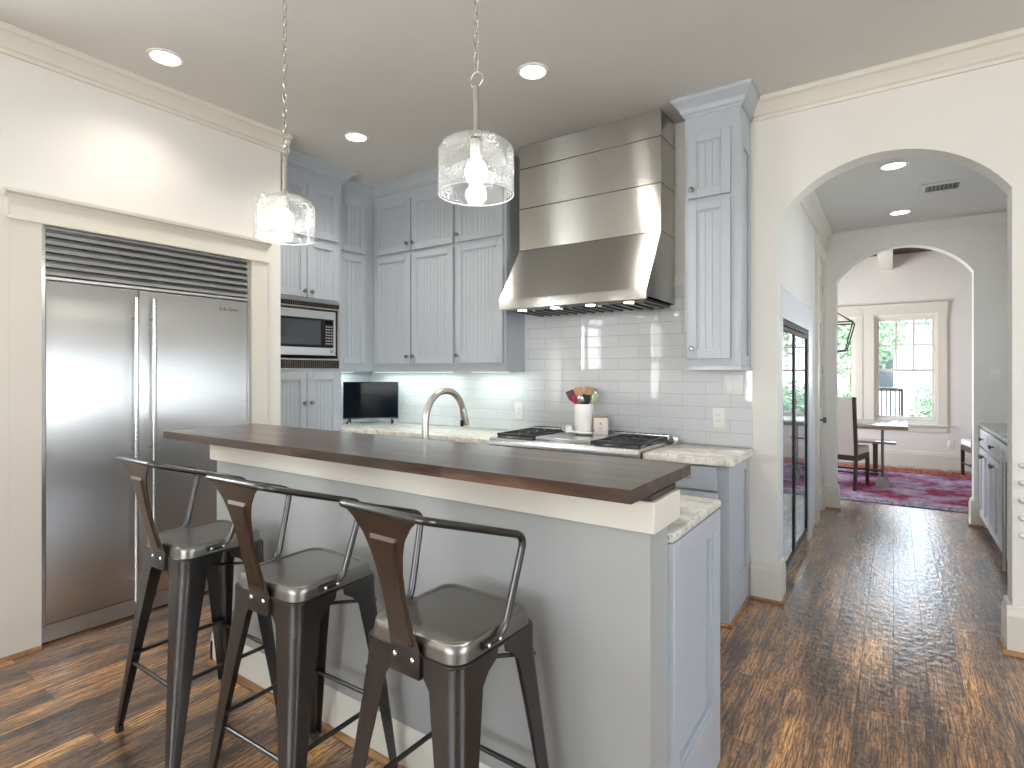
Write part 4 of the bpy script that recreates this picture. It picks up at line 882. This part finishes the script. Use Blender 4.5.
# ------------------------------------------------------------------ bar stools
def make_stool():
    t = thing('bar_stool', 'gunmetal metal bar stool', 'bar stool', (0, 0, 0), 'metal bar stools along the island')
    mb = MB(); H = 0.748
    mb.loft([rrect(0.158, 0.158, 0.045, H-0.044), rrect(0.156, 0.156, 0.045, H-0.020), rrect(0.155, 0.155, 0.046, H-0.010), rrect(0.151, 0.151, 0.046, H-0.002), rrect(0.144, 0.144, 0.044, H),
             rrect(0.136, 0.136, 0.041, H-0.0005), rrect(0.131, 0.131, 0.039, H-0.004), rrect(0.06, 0.06, 0.02, H-0.0042)], True, True)
    s = mb.build('seat', 'gunseat', t, 28)
    mb = MB(); mb.loft([rrect(0.1635, 0.1635, 0.046, H-0.047), rrect(0.1635, 0.1635, 0.046, H-0.042), rrect(0.157, 0.157, 0.046, H-0.040)], True, False); mb.build('skirt_rim', 'gun', s)
    def leg_c(sx, sy, z):
        fx, fy = 0.226, (0.232 if sy < 0 else 0.207)                # where the corner of the leg meets the floor
        f = (H-0.10-z)/(H-0.10) if z < H-0.10 else 0
        return 0.163+(fx-0.163)*f, 0.163+(fy-0.163)*f
    for sx, sy in ((-1, -1), (1, -1), (-1, 1), (1, 1)):
        rings = []
        for z, w_ in ((H-0.047, 0.150), (H-0.068, 0.146), (H-0.088, 0.112), (H-0.115, 0.090), (0.45, 0.070), (0.22, 0.051), (0.015, 0.034)):
            cx, cy = leg_c(sx, sy, z)
            r = min(0.034, w_*0.42); th = 0.0028; ring = []
            out = [(-w_, 0)] + [(-r+r*math.cos(math.radians(q)), -r+r*math.sin(math.radians(q))) for q in range(90, -1, -15)] + [(0, -w_)]
            inn = [(-th, -w_)] + [(-r+(r-th)*math.cos(math.radians(q)), -r+(r-th)*math.sin(math.radians(q))) for q in range(0, 91, 15)] + [(-w_, -th)]
            for x, y in out+inn: ring.append((sx*(cx+x), sy*(cy+y), z))
            rings.append(ring)
        mb = MB(); mb.loft(rings); g = mb.build('leg', 'gun', t)
        cx, cy = leg_c(sx, sy, 0); cx = sx*(cx-0.0155); cy = sy*(cy-0.0155)
        mb = MB(); mb.loft([rrect(0.0125, 0.0125, 0.005, 0.0, 3, cx, cy), rrect(0.0125, 0.0125, 0.005, 0.024, 3, cx, cy)]); mb.build('foot_cap', 'rubber', g)
    def legpt(sx, sy, z):
        cx, cy = leg_c(sx, sy, z); return Vector((sx*(cx-0.013), sy*(cy-0.013), z))
    for (a, b, z) in (((-1, -1), (1, -1), 0.27), ((-1, 1), (1, 1), 0.27), ((-1, -1), (-1, 1), 0.29), ((1, -1), (1, 1), 0.29)):
        mb = MB(); mb.tube([legpt(*a, z), legpt(*b, z)], 0.0075, 10); mb.build('stretcher', 'gun', t)
    for (a, b, z) in (((-1, -1), (1, 1), 0.617), ((1, -1), (-1, 1), 0.607)):
        A, B = Vector((a[0]*0.158, a[1]*0.158, z)), Vector((b[0]*0.158, b[1]*0.158, z)); mb = MB(); mb.tube([A, B], 0.006, 8); mb.build('cross_brace', 'gun', t)
    # tubular back: rear rail, sloping arms, uprights bolted to the seat sides
    pts = [(-0.161, -0.075, H-0.020), (-0.165, 0.005, H-0.018), (-0.184, 0.070, 0.962), (-0.148, -0.252, 1.062), (0.148, -0.252, 1.062), (0.184, 0.070, 0.962), (0.165, 0.005, H-0.018), (0.161, -0.075, H-0.020)]
    mb = MB(); mb.tube(fillet(pts, [0.045, 0.035, 0.035, 0.035, 0.035, 0.045], 6), 0.0098, 12); mb.build('back_rail', 'gun', t)
    # splat
    n = 14; rings = []
    prof = [(0.0, 0.050), (0.10, 0.051), (0.18, 0.048), (0.2, 0.047), (0.35, 0.040), (0.5, 0.039), (0.65, 0.044), (0.76, 0.054), (0.84, 0.066), (0.865, 0.071), (0.95, 0.098), (1.0, 0.125)]
    def sp(f):
        if f < 0.14: y = -0.165 - 0.004*f/0.14; z = H-0.095+f/0.14*0.06
        else: g = (f-0.14)/0.86; y = -0.169-0.083*g**0.9; z = H-0.035+g*(1.057-H+0.035)
        return y, z
    for f, hw_ in prof:
        y, z = sp(f); xs = [-1, -0.84, -0.68, -0.60, -0.3, 0, 0.3, 0.60, 0.68, 0.84, 1]
        def em(x): return 0.006 if abs(x) < 0.62 and 0.19 < f < 0.85 else 0.0
        ring = [(x*hw_, y-em(x), z) for x in xs] + [(x*hw_, y+0.0035-em(x), z) for x in xs[::-1]]
        rings.append(ring)
    mb = MB(); mb.loft(rings); sp_ = mb.build('splat', 'gunback', t, 22)
    mb = MB(); mb.box(-0.050, 0.050, -0.1725, -0.1640, H-0.096, H-0.030, 0.003); mb.build('bracket', 'gun', t)
    for x in (-0.03, 0.03): mb = MB(); mb.lathe([(0.007, 0), (0.007, -0.003), (0.004, -0.006), (0.001, -0.0065)], (x, -0.1725, H-0.052), 12, 'Y'); mb.build('bolt', 'steel', t)
    for sx in (-1, 1):
        for y in (-0.062, -0.018): mb = MB(); mb.lathe([(0.0065, 0), (0.0065, sx*0.003), (0.004, sx*0.005), (0.001, sx*0.0055)], (sx*0.172, y, H-0.020), 12, 'X'); mb.build('bolt', 'steel', t)
    return t
st = make_stool()
STOOLS = [((-2.245, 1.130, 0), 0.0, 'gunmetal bar stool nearest the refrigerator, furthest left of the row'),
          ((-1.585, 1.125, 0), 1.5, 'gunmetal bar stool in the middle of the row'),
          ((-0.965, 1.130, 0), -1.5, 'gunmetal bar stool nearest the camera, at the right end of the row')]
for i, (p, a, lab) in enumerate(STOOLS):
    if i == 0: st.location = p; st.rotation_euler = (0, 0, math.radians(a)); st['label'] = lab
    else: dup(st, p, lab, math.radians(a))

# ------------------------------------------------------------------ pendants
def make_pendant():
    t = thing('pendant_light', 'pendant', 'pendant light', (0, 0, 0), 'seeded glass pendants over the island')
    zb = -1.072; zt_ = -0.890                                 # below the ceiling
    mb = MB(); mb.lathe([(0.001, 0), (0.062, 0), (0.062, -0.012), (0.045, -0.026), (0.010, -0.032), (0.001, -0.033)], (0, 0, 0), 28); mb.build('canopy', 'nickel', t)
    mb = MB(); z = -0.034; k = 0; L = 0.038
    while z-L > -0.700:
        pts = []
        for q in range(14):
            a = 2*PI*q/14; u = 0.0085*math.cos(a); v = (L/2)*math.sin(a); pts.append((u, 0, z-L/2+v) if k % 2 == 0 else (0, u, z-L/2+v))
        mb.tube(pts, 0.0019, 6, True); z -= L-0.0055; k += 1
    mb.build('chain', 'nickel', t)
    rc = z-0.012
    mb = MB(); mb.tube([(0.024*math.cos(2*PI*q/22), 0.004, rc-0.006+0.024*math.sin(2*PI*q/22)) for q in range(22)], 0.0026, 8, True); mb.build('ring', 'nickel', t)
    mb = MB(); mb.tube([(0, 0, rc-0.028), (0, 0, zt_+0.012)], 0.0092, 14); mb.lathe([(0.010, 0.026), (0.014, 0.022), (0.016, 0.008), (0.022, 0.004), (0.022, -0.002), (0.001, -0.003)], (0, 0, zt_), 20); mb.build('stem', 'nickel', t)
    R_ = 0.122; out = [(0.016, zt_+0.001), (0.055, zt_-0.003), (0.092, zt_-0.014), (0.112, zt_-0.027), (0.1215, zt_-0.045), (R_, zt_-0.065), (R_, zb)]
    inn = [(R_-0.003, zb), (R_-0.003, zt_-0.066), (0.1185, zt_-0.047), (0.109, zt_-0.031), (0.090, zt_-0.018), (0.055, zt_-0.007), (0.016, zt_-0.003)]
    mb = MB(); mb.lathe(out+inn, (0, 0, 0), 48, caps=False); sh_ = mb.build('shade', 'seeded', t)
    mb = MB(); mb.tube([((R_-0.0015)*math.cos(2*PI*k/48), (R_-0.0015)*math.sin(2*PI*k/48), zb) for k in range(48)], 0.0018, 8, True); mb.build('rim', 'glassrim', sh_)
    mb = MB(); mb.lathe([(0.015, 0), (0.019, -0.004), (0.019, -0.050), (0.016, -0.054), (0.001, -0.055)], (0, 0, zt_-0.004), 20); mb.build('socket', 'nickel', t)
    mb = MB(); mb.lathe([(0.013, -0.058), (0.016, -0.068), (0.028, -0.084), (0.035, -0.104), (0.034, -0.122), (0.025, -0.140), (0.012, -0.151), (0.001, -0.153)], (0, 0, zt_), 24); mb.build('bulb', 'bulb', t)
    return t
pn = make_pendant(); pn.location = (-2.130, 1.405, ZC-0.001); pn['label'] = 'glass drum pendant hanging near the refrigerator end of the island'
dup(pn, (-1.101, 1.405, ZC-0.001), 'glass drum pendant hanging in front of the wall cabinets, larger of the pair')

# ------------------------------------------------------------------ recessed lights
def recessed(loc, label, power, first=[]):
    if not first:
        t = thing('recessed_light', label, 'ceiling light', (0, 0, 0), 'recessed ceiling lights')
        mb = MB(); mb.lathe([(0.066, -0.001), (0.088, -0.001), (0.086, -0.006), (0.072, -0.009), (0.066, -0.004), (0.066, -0.001)], (0, 0, 0), 36, caps=False); mb.build('trim_ring', 'white', t)
        mb = MB(); mb.lathe([(0.001, -0.003), (0.068, -0.003), (0.068, -0.0045), (0.001, -0.006)], (0, 0, 0), 36); mb.build('lens', 'can', t)
        first.append(t); t.location = loc
    else: t = dup(first[0], loc, label)
    d = bpy.data.lights.new('downlight_beam', 'SPOT'); d.energy = power; d.spot_size = math.radians(135); d.spot_blend = 0.8; d.shadow_soft_size = 0.06; d.color = (1.0, 0.945, 0.865)
    o = bpy.data.objects.new('downlight_beam', d); C.objects.link(o); o.location = Vector(loc)+Vector((0, 0, -0.02))
recessed((-3.13, 1.375, ZC), 'recessed light above the refrigerator at the top left', CANW*0.55)
recessed((-1.622, 2.57, ZC), 'recessed light in front of the steel hood', CANW*2.0)
recessed((-3.09, 2.59, ZC), 'recessed light above the kitchen corner counters', CANW*1.3)
recessed((0.0, 4.54, HC), 'nearer recessed light on the hall ceiling', CANW*0.05)
recessed((0.047, 5.90, HC), 'further recessed light on the hall ceiling', CANW*0.05)
# ceiling vent
t = thing('air_vent', 'square white louvred air vent on the hall ceiling', 'vent', (0.30, 5.26, HC))
mb = MB(); vx, vy, vz = 0.30, 5.26, HC
for A, B, D, E in ((-0.13, -0.10, -0.13, 0.13), (0.10, 0.13, -0.13, 0.13), (-0.10, 0.10, -0.13, -0.085), (-0.10, 0.10, 0.085, 0.13)): mb.box(vx+A, vx+B, vy+D, vy+E, vz-0.009, vz-0.0005)
mb.build('frame', 'ceiling', t)
mb = MB(); mb.box(vx-0.10, vx+0.10, vy-0.085, vy+0.085, vz-0.002, vz-0.0005); mb.build('backing', 'black', t)
mb = MB()
for k in range(8): x = vx-0.088+k*0.0252; mb.prism([(x-0.008, vz-0.008), (x-0.006, vz-0.008), (x+0.008, vz-0.002), (x+0.006, vz-0.002)], 'Y', vy-0.085, vy+0.085)
mb.build('louvres', 'darksteel', t)
# under cabinet LEDs
def led(label, x0, x1, y0, y1, power, rot):
    t = thing('under_cabinet_light', label, 'light', ((x0+x1)/2, (y0+y1)/2, UZ), 'slim lights under the wall cabinets')
    mb = MB(); mb.box(x0, x1, y0, y1, UZ-0.012, UZ-0.0005, 0.002); mb.build('housing', 'white', t)
    mb = MB(); mb.box(x0+0.008, x1-0.008, y0+0.006, y1-0.006, UZ-0.0135, UZ-0.012); mb.build('lens', 'led', t)
    area('under_cabinet_glow', ((x0+x1)/2, (y0+y1)/2, UZ-0.018), (0, 0, 0), x1-x0, y1-y0, power, (0.80, 1.0, 0.97))
led('slim light bar under the corner wall cabinet above the television', -3.95, -3.00, 3.50, 3.54, 2.4, 0)
led('slim light bar under the wall cabinet beside the hood', -2.80, -2.43, 3.50, 3.54, 1.1, 0)

led('slim light bar under the narrow wall cabinet left of the television', -4.08, -4.04, 3.05, 3.36, 0.8, 0)

# ------------------------------------------------------------------ hall furniture
t = thing('beverage_cooler', 'black framed glass door cooler built into the hall wall', 'cooler', (HX, 4.67, 0))
y0, y1, z0, z1 = COOL[0]+0.004, COOL[1]-0.004, 0.006, COOL[3]-0.004; T = facing('+x', HX)
mb = MB(T); mb.box(y0, y1, -0.15, -0.03, z0, z1); mb.build('body', 'black', t)
mb = MB(T); mb.box(y0, y1, -0.03, 0.006, z1-0.035, z1); mb.build('top_trim', 'black', t)
ym = 4.435
for a, b in ((y0, ym-0.003), (ym+0.003, y1)):
    mb = MB(T); f = 0.032; za, zb_ = 0.075, z1-0.04
    for A, B, E, D in ((a, a+f, za, zb_), (b-f, b, za, zb_), (a+f, b-f, za, za+f), (a+f, b-f, zb_-f, zb_)): mb.box(A, B, -0.028, 0.004, E, D, 0.002, 1)
    d = mb.build('door', 'black', t)
    mb = MB(T); mb.box(a+f, b-f, -0.02, -0.004, za+f, zb_-f); mb.build('glass', 'coolerglass', d)
mb = MB(T); mb.box(y0, y1, -0.03, -0.005, z0, 0.07); mb.build('toe_grille', 'darksteel', t)
# white side cabinet on the right
CX = 0.655; c0_, c1_ = YB+0.16, Y2-0.004
t = thing('hall_cabinet', 'white panelled side cabinet along the right of the hall', 'cabinet', (CX, 5.1, 0))
mb = MB(); mb.box(CX, 1.298, c0_, c1_, 0.09, 0.898); mb.box(CX+0.06, 1.298, c0_, c1_, 0.0, 0.09); mb.build('carcass', 'whitecab', t)
T = facing('-x', CX)
for k, (a, b) in enumerate(((c0_+0.012, 4.67), (4.70, 5.26), (5.29, 5.85), (5.88, c1_-0.012))):
    if k == 1:
        cab_door(T, a, b, 0.11, 0.88, t, 'whitecab', bead=False)
        mb = MB(T); mb.tube([(a+0.05, 0.065, 0.10), (a+0.05, 0.065, 0.80)], 0.011, 10)
        for z in (0.17, 0.74): mb.tube([(a+0.05, 0.02, z), (a+0.05, 0.065, z)], 0.006, 8)
        mb.build('bar_handle', 'nickel', t)
        continue
    mb = MB(T); mb.box(a, b, 0.001, 0.021, 0.735, 0.88, 0.004); mb.box(a+0.05, b-0.05, 0.021, 0.026, 0.765, 0.85, 0.004); d = mb.build('drawer', 'whitecab', t); knob(T, (a+b)/2, 0.026, 0.807, d, 'darksteel')
    m_ = (a+b)/2
    cab_door(T, a, m_-0.002, 0.11, 0.715, t, 'whitecab', bead=False, rail=0.05, kn=(m_-0.03, 0.66), knobmat='darksteel'); cab_door(T, m_+0.002, b, 0.11, 0.715, t, 'whitecab', bead=False, rail=0.05, kn=(m_+0.03, 0.66), knobmat='darksteel')
mb = MB(); counter(mb, [(CX-0.03, c0_), (1.298, c0_), (1.298, c1_), (CX-0.03, c1_)], 0.90, 0.93)
M['quartz'] = granite('taupe_quartz', (0.34, 0.31, 0.27), (0.42, 0.39, 0.34), (0.48, 0.45, 0.40), (0.36, 0.33, 0.30))
tag(mb.build('hall_countertop', 'quartz'), 'taupe countertop on the white hall cabinet', 'countertop', 'granite countertops')

# ------------------------------------------------------------------ dining furniture
rg = MB(); rg.box(-2.2, 1.9, 7.0, 9.72, 0.0005, 0.010, 0.003, 1)
tag(rg.build('area_rug', 'rug'), 'faded red and purple oriental rug on the dining room floor', 'rug')
t = thing('dining_table', 'pale topped dining table on steel posts in the dining room', 'table', (-0.9, 8.15, 0.01))
mb = MB(); mb.box(-1.95, 0.14, 7.72, 8.62, 0.715, 0.762, 0.004); mb.build('tabletop', 'tabletop', t)
for x in (-0.11, -1.70):
    mb = MB(); mb.box(x-0.06, x+0.06, 7.92, 8.42, 0.695, 0.7145); mb.tube([(x, 8.0, 0.10), (x, 8.0, 0.70)], 0.013, 10); mb.tube([(x, 8.34, 0.10), (x, 8.34, 0.70)], 0.013, 10); mb.build('post', 'darksteel', t)
    for y in (8.0, 8.34):
        mb = MB(); mb.loft([rrect(0.068, 0.075, 0.03, 0.0105, 4, x, y), rrect(0.062, 0.070, 0.03, 0.05, 4, x, y), rrect(0.04, 0.045, 0.02, 0.095, 4, x, y), rrect(0.02, 0.02, 0.008, 0.125, 4, x, y)]); mb.build('foot', 'stone', t)
mb = MB(); mb.tube([(-1.70, 8.0, 0.20), (-0.11, 8.0, 0.20)], 0.014, 10); mb.build('stretcher', 'darkwood', t)
t = thing('dining_bench', 'slim bench on dark pedestal legs behind the dining table', 'bench', (-0.6, 8.95, 0.01))
mb = MB(); mb.box(-1.5, 0.03, 8.80, 9.10, 0.43, 0.462, 0.004); mb.build('seat', 'tabletop', t)
for x in (-0.20, -1.25):
    mb = MB(); mb.box(x-0.028, x+0.028, 8.92, 8.98, 0.03, 0.43); mb.box(x-0.07, x+0.07, 8.82, 9.08, 0.0105, 0.04, 0.004); mb.box(x-0.03, x+0.03, 8.84, 9.06, 0.40, 0.43); mb.build('leg', 'darkwood', t)
def chair(name, label, loc, rz, fab, back_h, solid=True):
    """seat centre at origin, back at -y"""
    t = thing(name, label, 'chair', (0, 0, 0)); w_, d_ = 0.235, 0.24
    mb = MB(); mb.box(-w_, w_, -d_, d_, 0.40, 0.48, 0.02, 3); mb.build('seat', fab, t)
    mb = MB()
    for A, B, D, E in ((-w_, w_, -d_, -d_+0.03), (-w_, w_, d_-0.03, d_), (-w_, -w_+0.03, -d_+0.03, d_-0.03), (w_-0.03, w_, -d_+0.03, d_-0.03)): mb.box(A, B, D, E, 0.335, 0.399)
    mb.build('seat_frame', 'darkwood', t)
    for sx in (-1, 1):
        x = sx*(w_-0.017)
        mb = MB(); mb.loft([[(x-0.016, d_-0.034, 0), (x+0.016, d_-0.034, 0), (x+0.016, d_-0.002, 0), (x-0.016, d_-0.002, 0)], [(x-0.019, d_-0.04, 0.335), (x+0.019, d_-0.04, 0.335), (x+0.019, d_, 0.335), (x-0.019, d_, 0.335)]]); mb.build('leg', 'darkwood', t)
        mb = MB(); mb.loft([[(x-0.017, y-0.02, z), (x+0.017, y-0.02, z), (x+0.017, y+0.016, z), (x-0.017, y+0.016, z)] for y, z in ((-d_-0.05, 0), (-d_+0.0, 0.36), (-d_-0.005, 0.5), (-d_-0.075, back_h))]); mb.build('leg', 'darkwood', t)
    mb = MB(); mb.tube([(-w_+0.017, -d_-0.02, 0.16), (-w_+0.017, d_-0.02, 0.16)], 0.011, 8); mb.tube([(w_-0.017, -d_-0.02, 0.16), (w_-0.017, d_-0.02, 0.16)], 0.011, 8); mb.tube([(-w_+0.017, 0, 0.16), (w_-0.017, 0, 0.16)], 0.011, 8); mb.build('stretcher', 'darkwood', t)
    if solid:
        mb = MB(); mb.loft([[(-w_+0.034, y-0.026, z), (w_-0.034, y-0.026, z), (w_-0.034, y+0.02, z), (-w_+0.034, y+0.02, z)] for y, z in ((-d_+0.002, 0.40), (-d_-0.006, 0.5), (-d_-0.075, back_h-0.006))]); mb.build('backrest', fab, t)
    else:
        mb = MB(); yb_ = -d_-0.07; mb.prism([(-w_, back_h-0.04)] + [(-w_+2*w_*k/12, back_h+0.02*math.sin(PI*k/12)) for k in range(13)] + [(w_, back_h-0.04)], 'Y', yb_-0.02, yb_+0.012); mb.build('top_rail', 'darkwood', t)
        for k in range(7):
            x = -w_+0.05+k*(2*w_-0.10)/6; mb = MB(); mb.loft([[(x-0.010, y-0.006, z), (x+0.010, y-0.006, z), (x+0.010, y+0.006, z), (x-0.010, y+0.006, z)] for y, z in ((-d_-0.006, 0.48), (-d_-0.074, back_h-0.035))]); mb.build('slat', 'darkwood', t)
    t.location = loc; t.rotation_euler = (0, 0, math.radians(rz)); return t
chair('upholstered_chair', 'beige upholstered high-back dining chair with dark frame at the table end', (-0.52, 7.86, 0.0105), -12, 'linen', 1.08)
chair('slat_back_chair', 'dark slat-back chair on the porch outside the right dining window', (-0.10, 11.0, 0.0005), 180, 'ivory', 1.10, False)
struct('porch_floor', MB().box(-3, 3, 10.15, 12.2, -0.12, 0.0), 'siding', 'pale porch floor outside the dining windows')
chair('upholstered_chair', 'ivory seated chair half hidden behind the right side of the far arch', (1.01, 9.35, 0.0105), 8, 'ivory', 0.98)
t = thing('slatted_rack', 'white slatted rack on the wall at the right edge beside the archway', 'rack', (0.505, YB, 0.5))
for k in range(5):
    z = 0.925-k*0.085; mb = MB(); mb.loft([[(x, YB-0.012-0.045*math.cos(a)*f, z+0.016*math.sin(a)*f) for a in [2*PI*q/10 for q in range(10)]] for x, f in ((0.503, 0.25), (0.508, 0.7), (0.52, 0.85), (0.88, 0.85), (0.892, 0.7), (0.897, 0.25))]); mb.build('slat', 'white', t)
for x in (0.56, 0.84): mb = MB(); mb.box(x-0.015, x+0.015, YB-0.012, YB-0.001, 0.54, 0.96); mb.build('upright', 'white', t)
# geometric wire lantern
t = thing('wire_lantern', 'black wire frame lantern hanging at the left dining window', 'pendant light', (-0.66, 8.6, 3.118))
mb = MB(); mb.lathe([(0.05, 0), (0.05, -0.02), (0.001, -0.022)], (-0.66, 8.6, 3.119), 20); mb.build('canopy', 'black', t)
mb = MB(); mb.tube([(-0.66, 8.6, 3.1), (-0.66, 8.6, 2.20)], 0.004, 6); mb.build('rod', 'black', t)
mb = MB(); lx, ly = -0.66, 8.6
q = [(0.23, 0.23), (-0.23, 0.23), (-0.23, -0.23), (0.23, -0.23)]; qb = [(0.14, 0.14), (-0.14, 0.14), (-0.14, -0.14), (0.14, -0.14)]
for k in range(4):
    a, b = q[k], q[(k+1) % 4]; c, d = qb[k], qb[(k+1) % 4]
    mb.tube([(lx+a[0], ly+a[1], 2.03), (lx+b[0], ly+b[1], 2.03)], 0.008, 6); mb.tube([(lx+c[0], ly+c[1], 1.66), (lx+d[0], ly+d[1], 1.66)], 0.008, 6)
    mb.tube([(lx+a[0], ly+a[1], 2.03), (lx+c[0], ly+c[1], 1.66)], 0.008, 6); mb.tube([(lx+a[0], ly+a[1], 2.03), (lx, ly, 2.20)], 0.006, 6)
mb.build('frame', 'black', t)
mb = MB(); mb.tube([(lx, ly, 2.2), (lx, ly, 2.0)], 0.004, 6); mb.lathe([(0.016, 0.06), (0.016, 0), (0.001, -0.001)], (lx, ly, 1.94), 12); mb.build('socket', 'black', t)

# ------------------------------------------------------------------ outdoors beyond the dining room
gd = MB(); gd.box(-12, 12, 10.35, 40, -0.45, -0.30); struct('ground', gd, 'soil', 'pale sunlit lawn outside the dining windows')
def tree(loc, h, r, seed, label):
    rnd = random.Random(seed); t = thing('tree', label, 'tree', (loc[0], loc[1], -0.30), 'trees outside the window')
    mb = MB(); P = [(loc[0], loc[1], -0.30), (loc[0]+0.05, loc[1], h*0.35), (loc[0]+0.12, loc[1]+0.1, h*0.75)]; mb.tube(P, [0.16, 0.12, 0.06], 10)
    for k in range(6):
        a = k*1.05+rnd.random(); mb.tube([(loc[0]+0.06, loc[1], h*(0.4+0.05*k)), (loc[0]+r*0.6*math.cos(a), loc[1]+r*0.6*math.sin(a), h*(0.6+0.06*k))], [0.06, 0.02], 6)
    mb.build('trunk', 'bark', t)
    mb = MB()
    for k in range(2600):
        while True:
            v = Vector((rnd.uniform(-1, 1), rnd.uniform(-1, 1), rnd.uniform(-1, 1)))
            if v.length < 1: break
        c = Vector((loc[0]+v.x*r, loc[1]+v.y*r, h*0.68+v.z*h*0.40)); s = rnd.uniform(0.05, 0.11)
        a = Vector((rnd.gauss(0, 1), rnd.gauss(0, 1), rnd.gauss(0, 1))).normalized(); b = a.orthogonal().normalized()
        mb.face([c-a*s, c+b*s*0.5, c+a*s, c-b*s*0.5])
    mb.build('foliage', 'leaf', t, 0)
tree((2.1, 17.5, 0), 4.6, 1.6, 1, 'leafy green tree outside the right dining window')
tree((-1.0, 19.5, 0), 4.2, 1.4, 2, 'leafy green tree further off outside the left dining window')
tree((2.9, 20.5, 0), 5.2, 1.6, 3, 'tall leafy tree at the far right beyond the dining window')
def bush(loc, r, h, seed, label):
    rnd = random.Random(seed); t = thing('bush', label, 'bush', (loc[0], loc[1], -0.30), 'bushes outside the window')
    mb = MB()
    for k in range(5): a = k*1.26; mb.tube([(loc[0], loc[1], -0.30), (loc[0]+r*0.5*math.cos(a), loc[1]+r*0.5*math.sin(a), h*0.6)], [0.03, 0.01], 6)
    mb.build('stem', 'bark', t); mb = MB()
    for k in range(1500):
        v = Vector((rnd.gauss(0, 1), rnd.gauss(0, 1), rnd.gauss(0, 1))).normalized()*rnd.uniform(0.45, 1)
        c = Vector((loc[0]+v.x*r, loc[1]+v.y*r, max(-0.26, -0.3+(v.z*0.5+0.5)*(h+0.3)))); q = rnd.uniform(0.04, 0.08)
        a = Vector((rnd.gauss(0, 1), rnd.gauss(0, 1), rnd.gauss(0, 1))).normalized(); b = a.orthogonal().normalized(); mb.face([c-a*q, c+b*q*0.5, c+a*q, c-b*q*0.5])
    mb.build('foliage', 'leaf', t, 0)
bush((0.95, 15.2), 0.75, 1.25, 11, 'rounded green bush low behind the right dining window')
bush((-1.1, 15.6), 0.8, 1.1, 12, 'rounded green bush low behind the left dining window')
t = thing('neighbour_house', 'pale sided house across the lawn', 'house', (-2.5, 27, -0.30))
mb = MB(); mb.box(-7, 1.2, 26, 31, -0.30, 3.2); mb.build('walls', 'siding', t)
mb = MB(); mb.prism([(25.4, 3.2), (31.6, 3.2), (28.5, 5.0)], 'X', -7.4, 1.6); mb.build('roof', 'stone', t)
for x in (-5.5, -3.0, -0.5):
    mb = MB(); mb.box(x-0.5, x+0.5, 25.95, 26.0, 0.8, 2.2); mb.build('window', 'darkglass', t)

SC.cycles.max_bounces = 8; SC.cycles.diffuse_bounces = 4; SC.cycles.glossy_bounces = 4; SC.cycles.transparent_max_bounces = 16
SC.cycles.sample_clamp_indirect = 6.0; SC.cycles.caustics_reflective = False; SC.cycles.caustics_refractive = False
SC.cycles.use_denoising = True
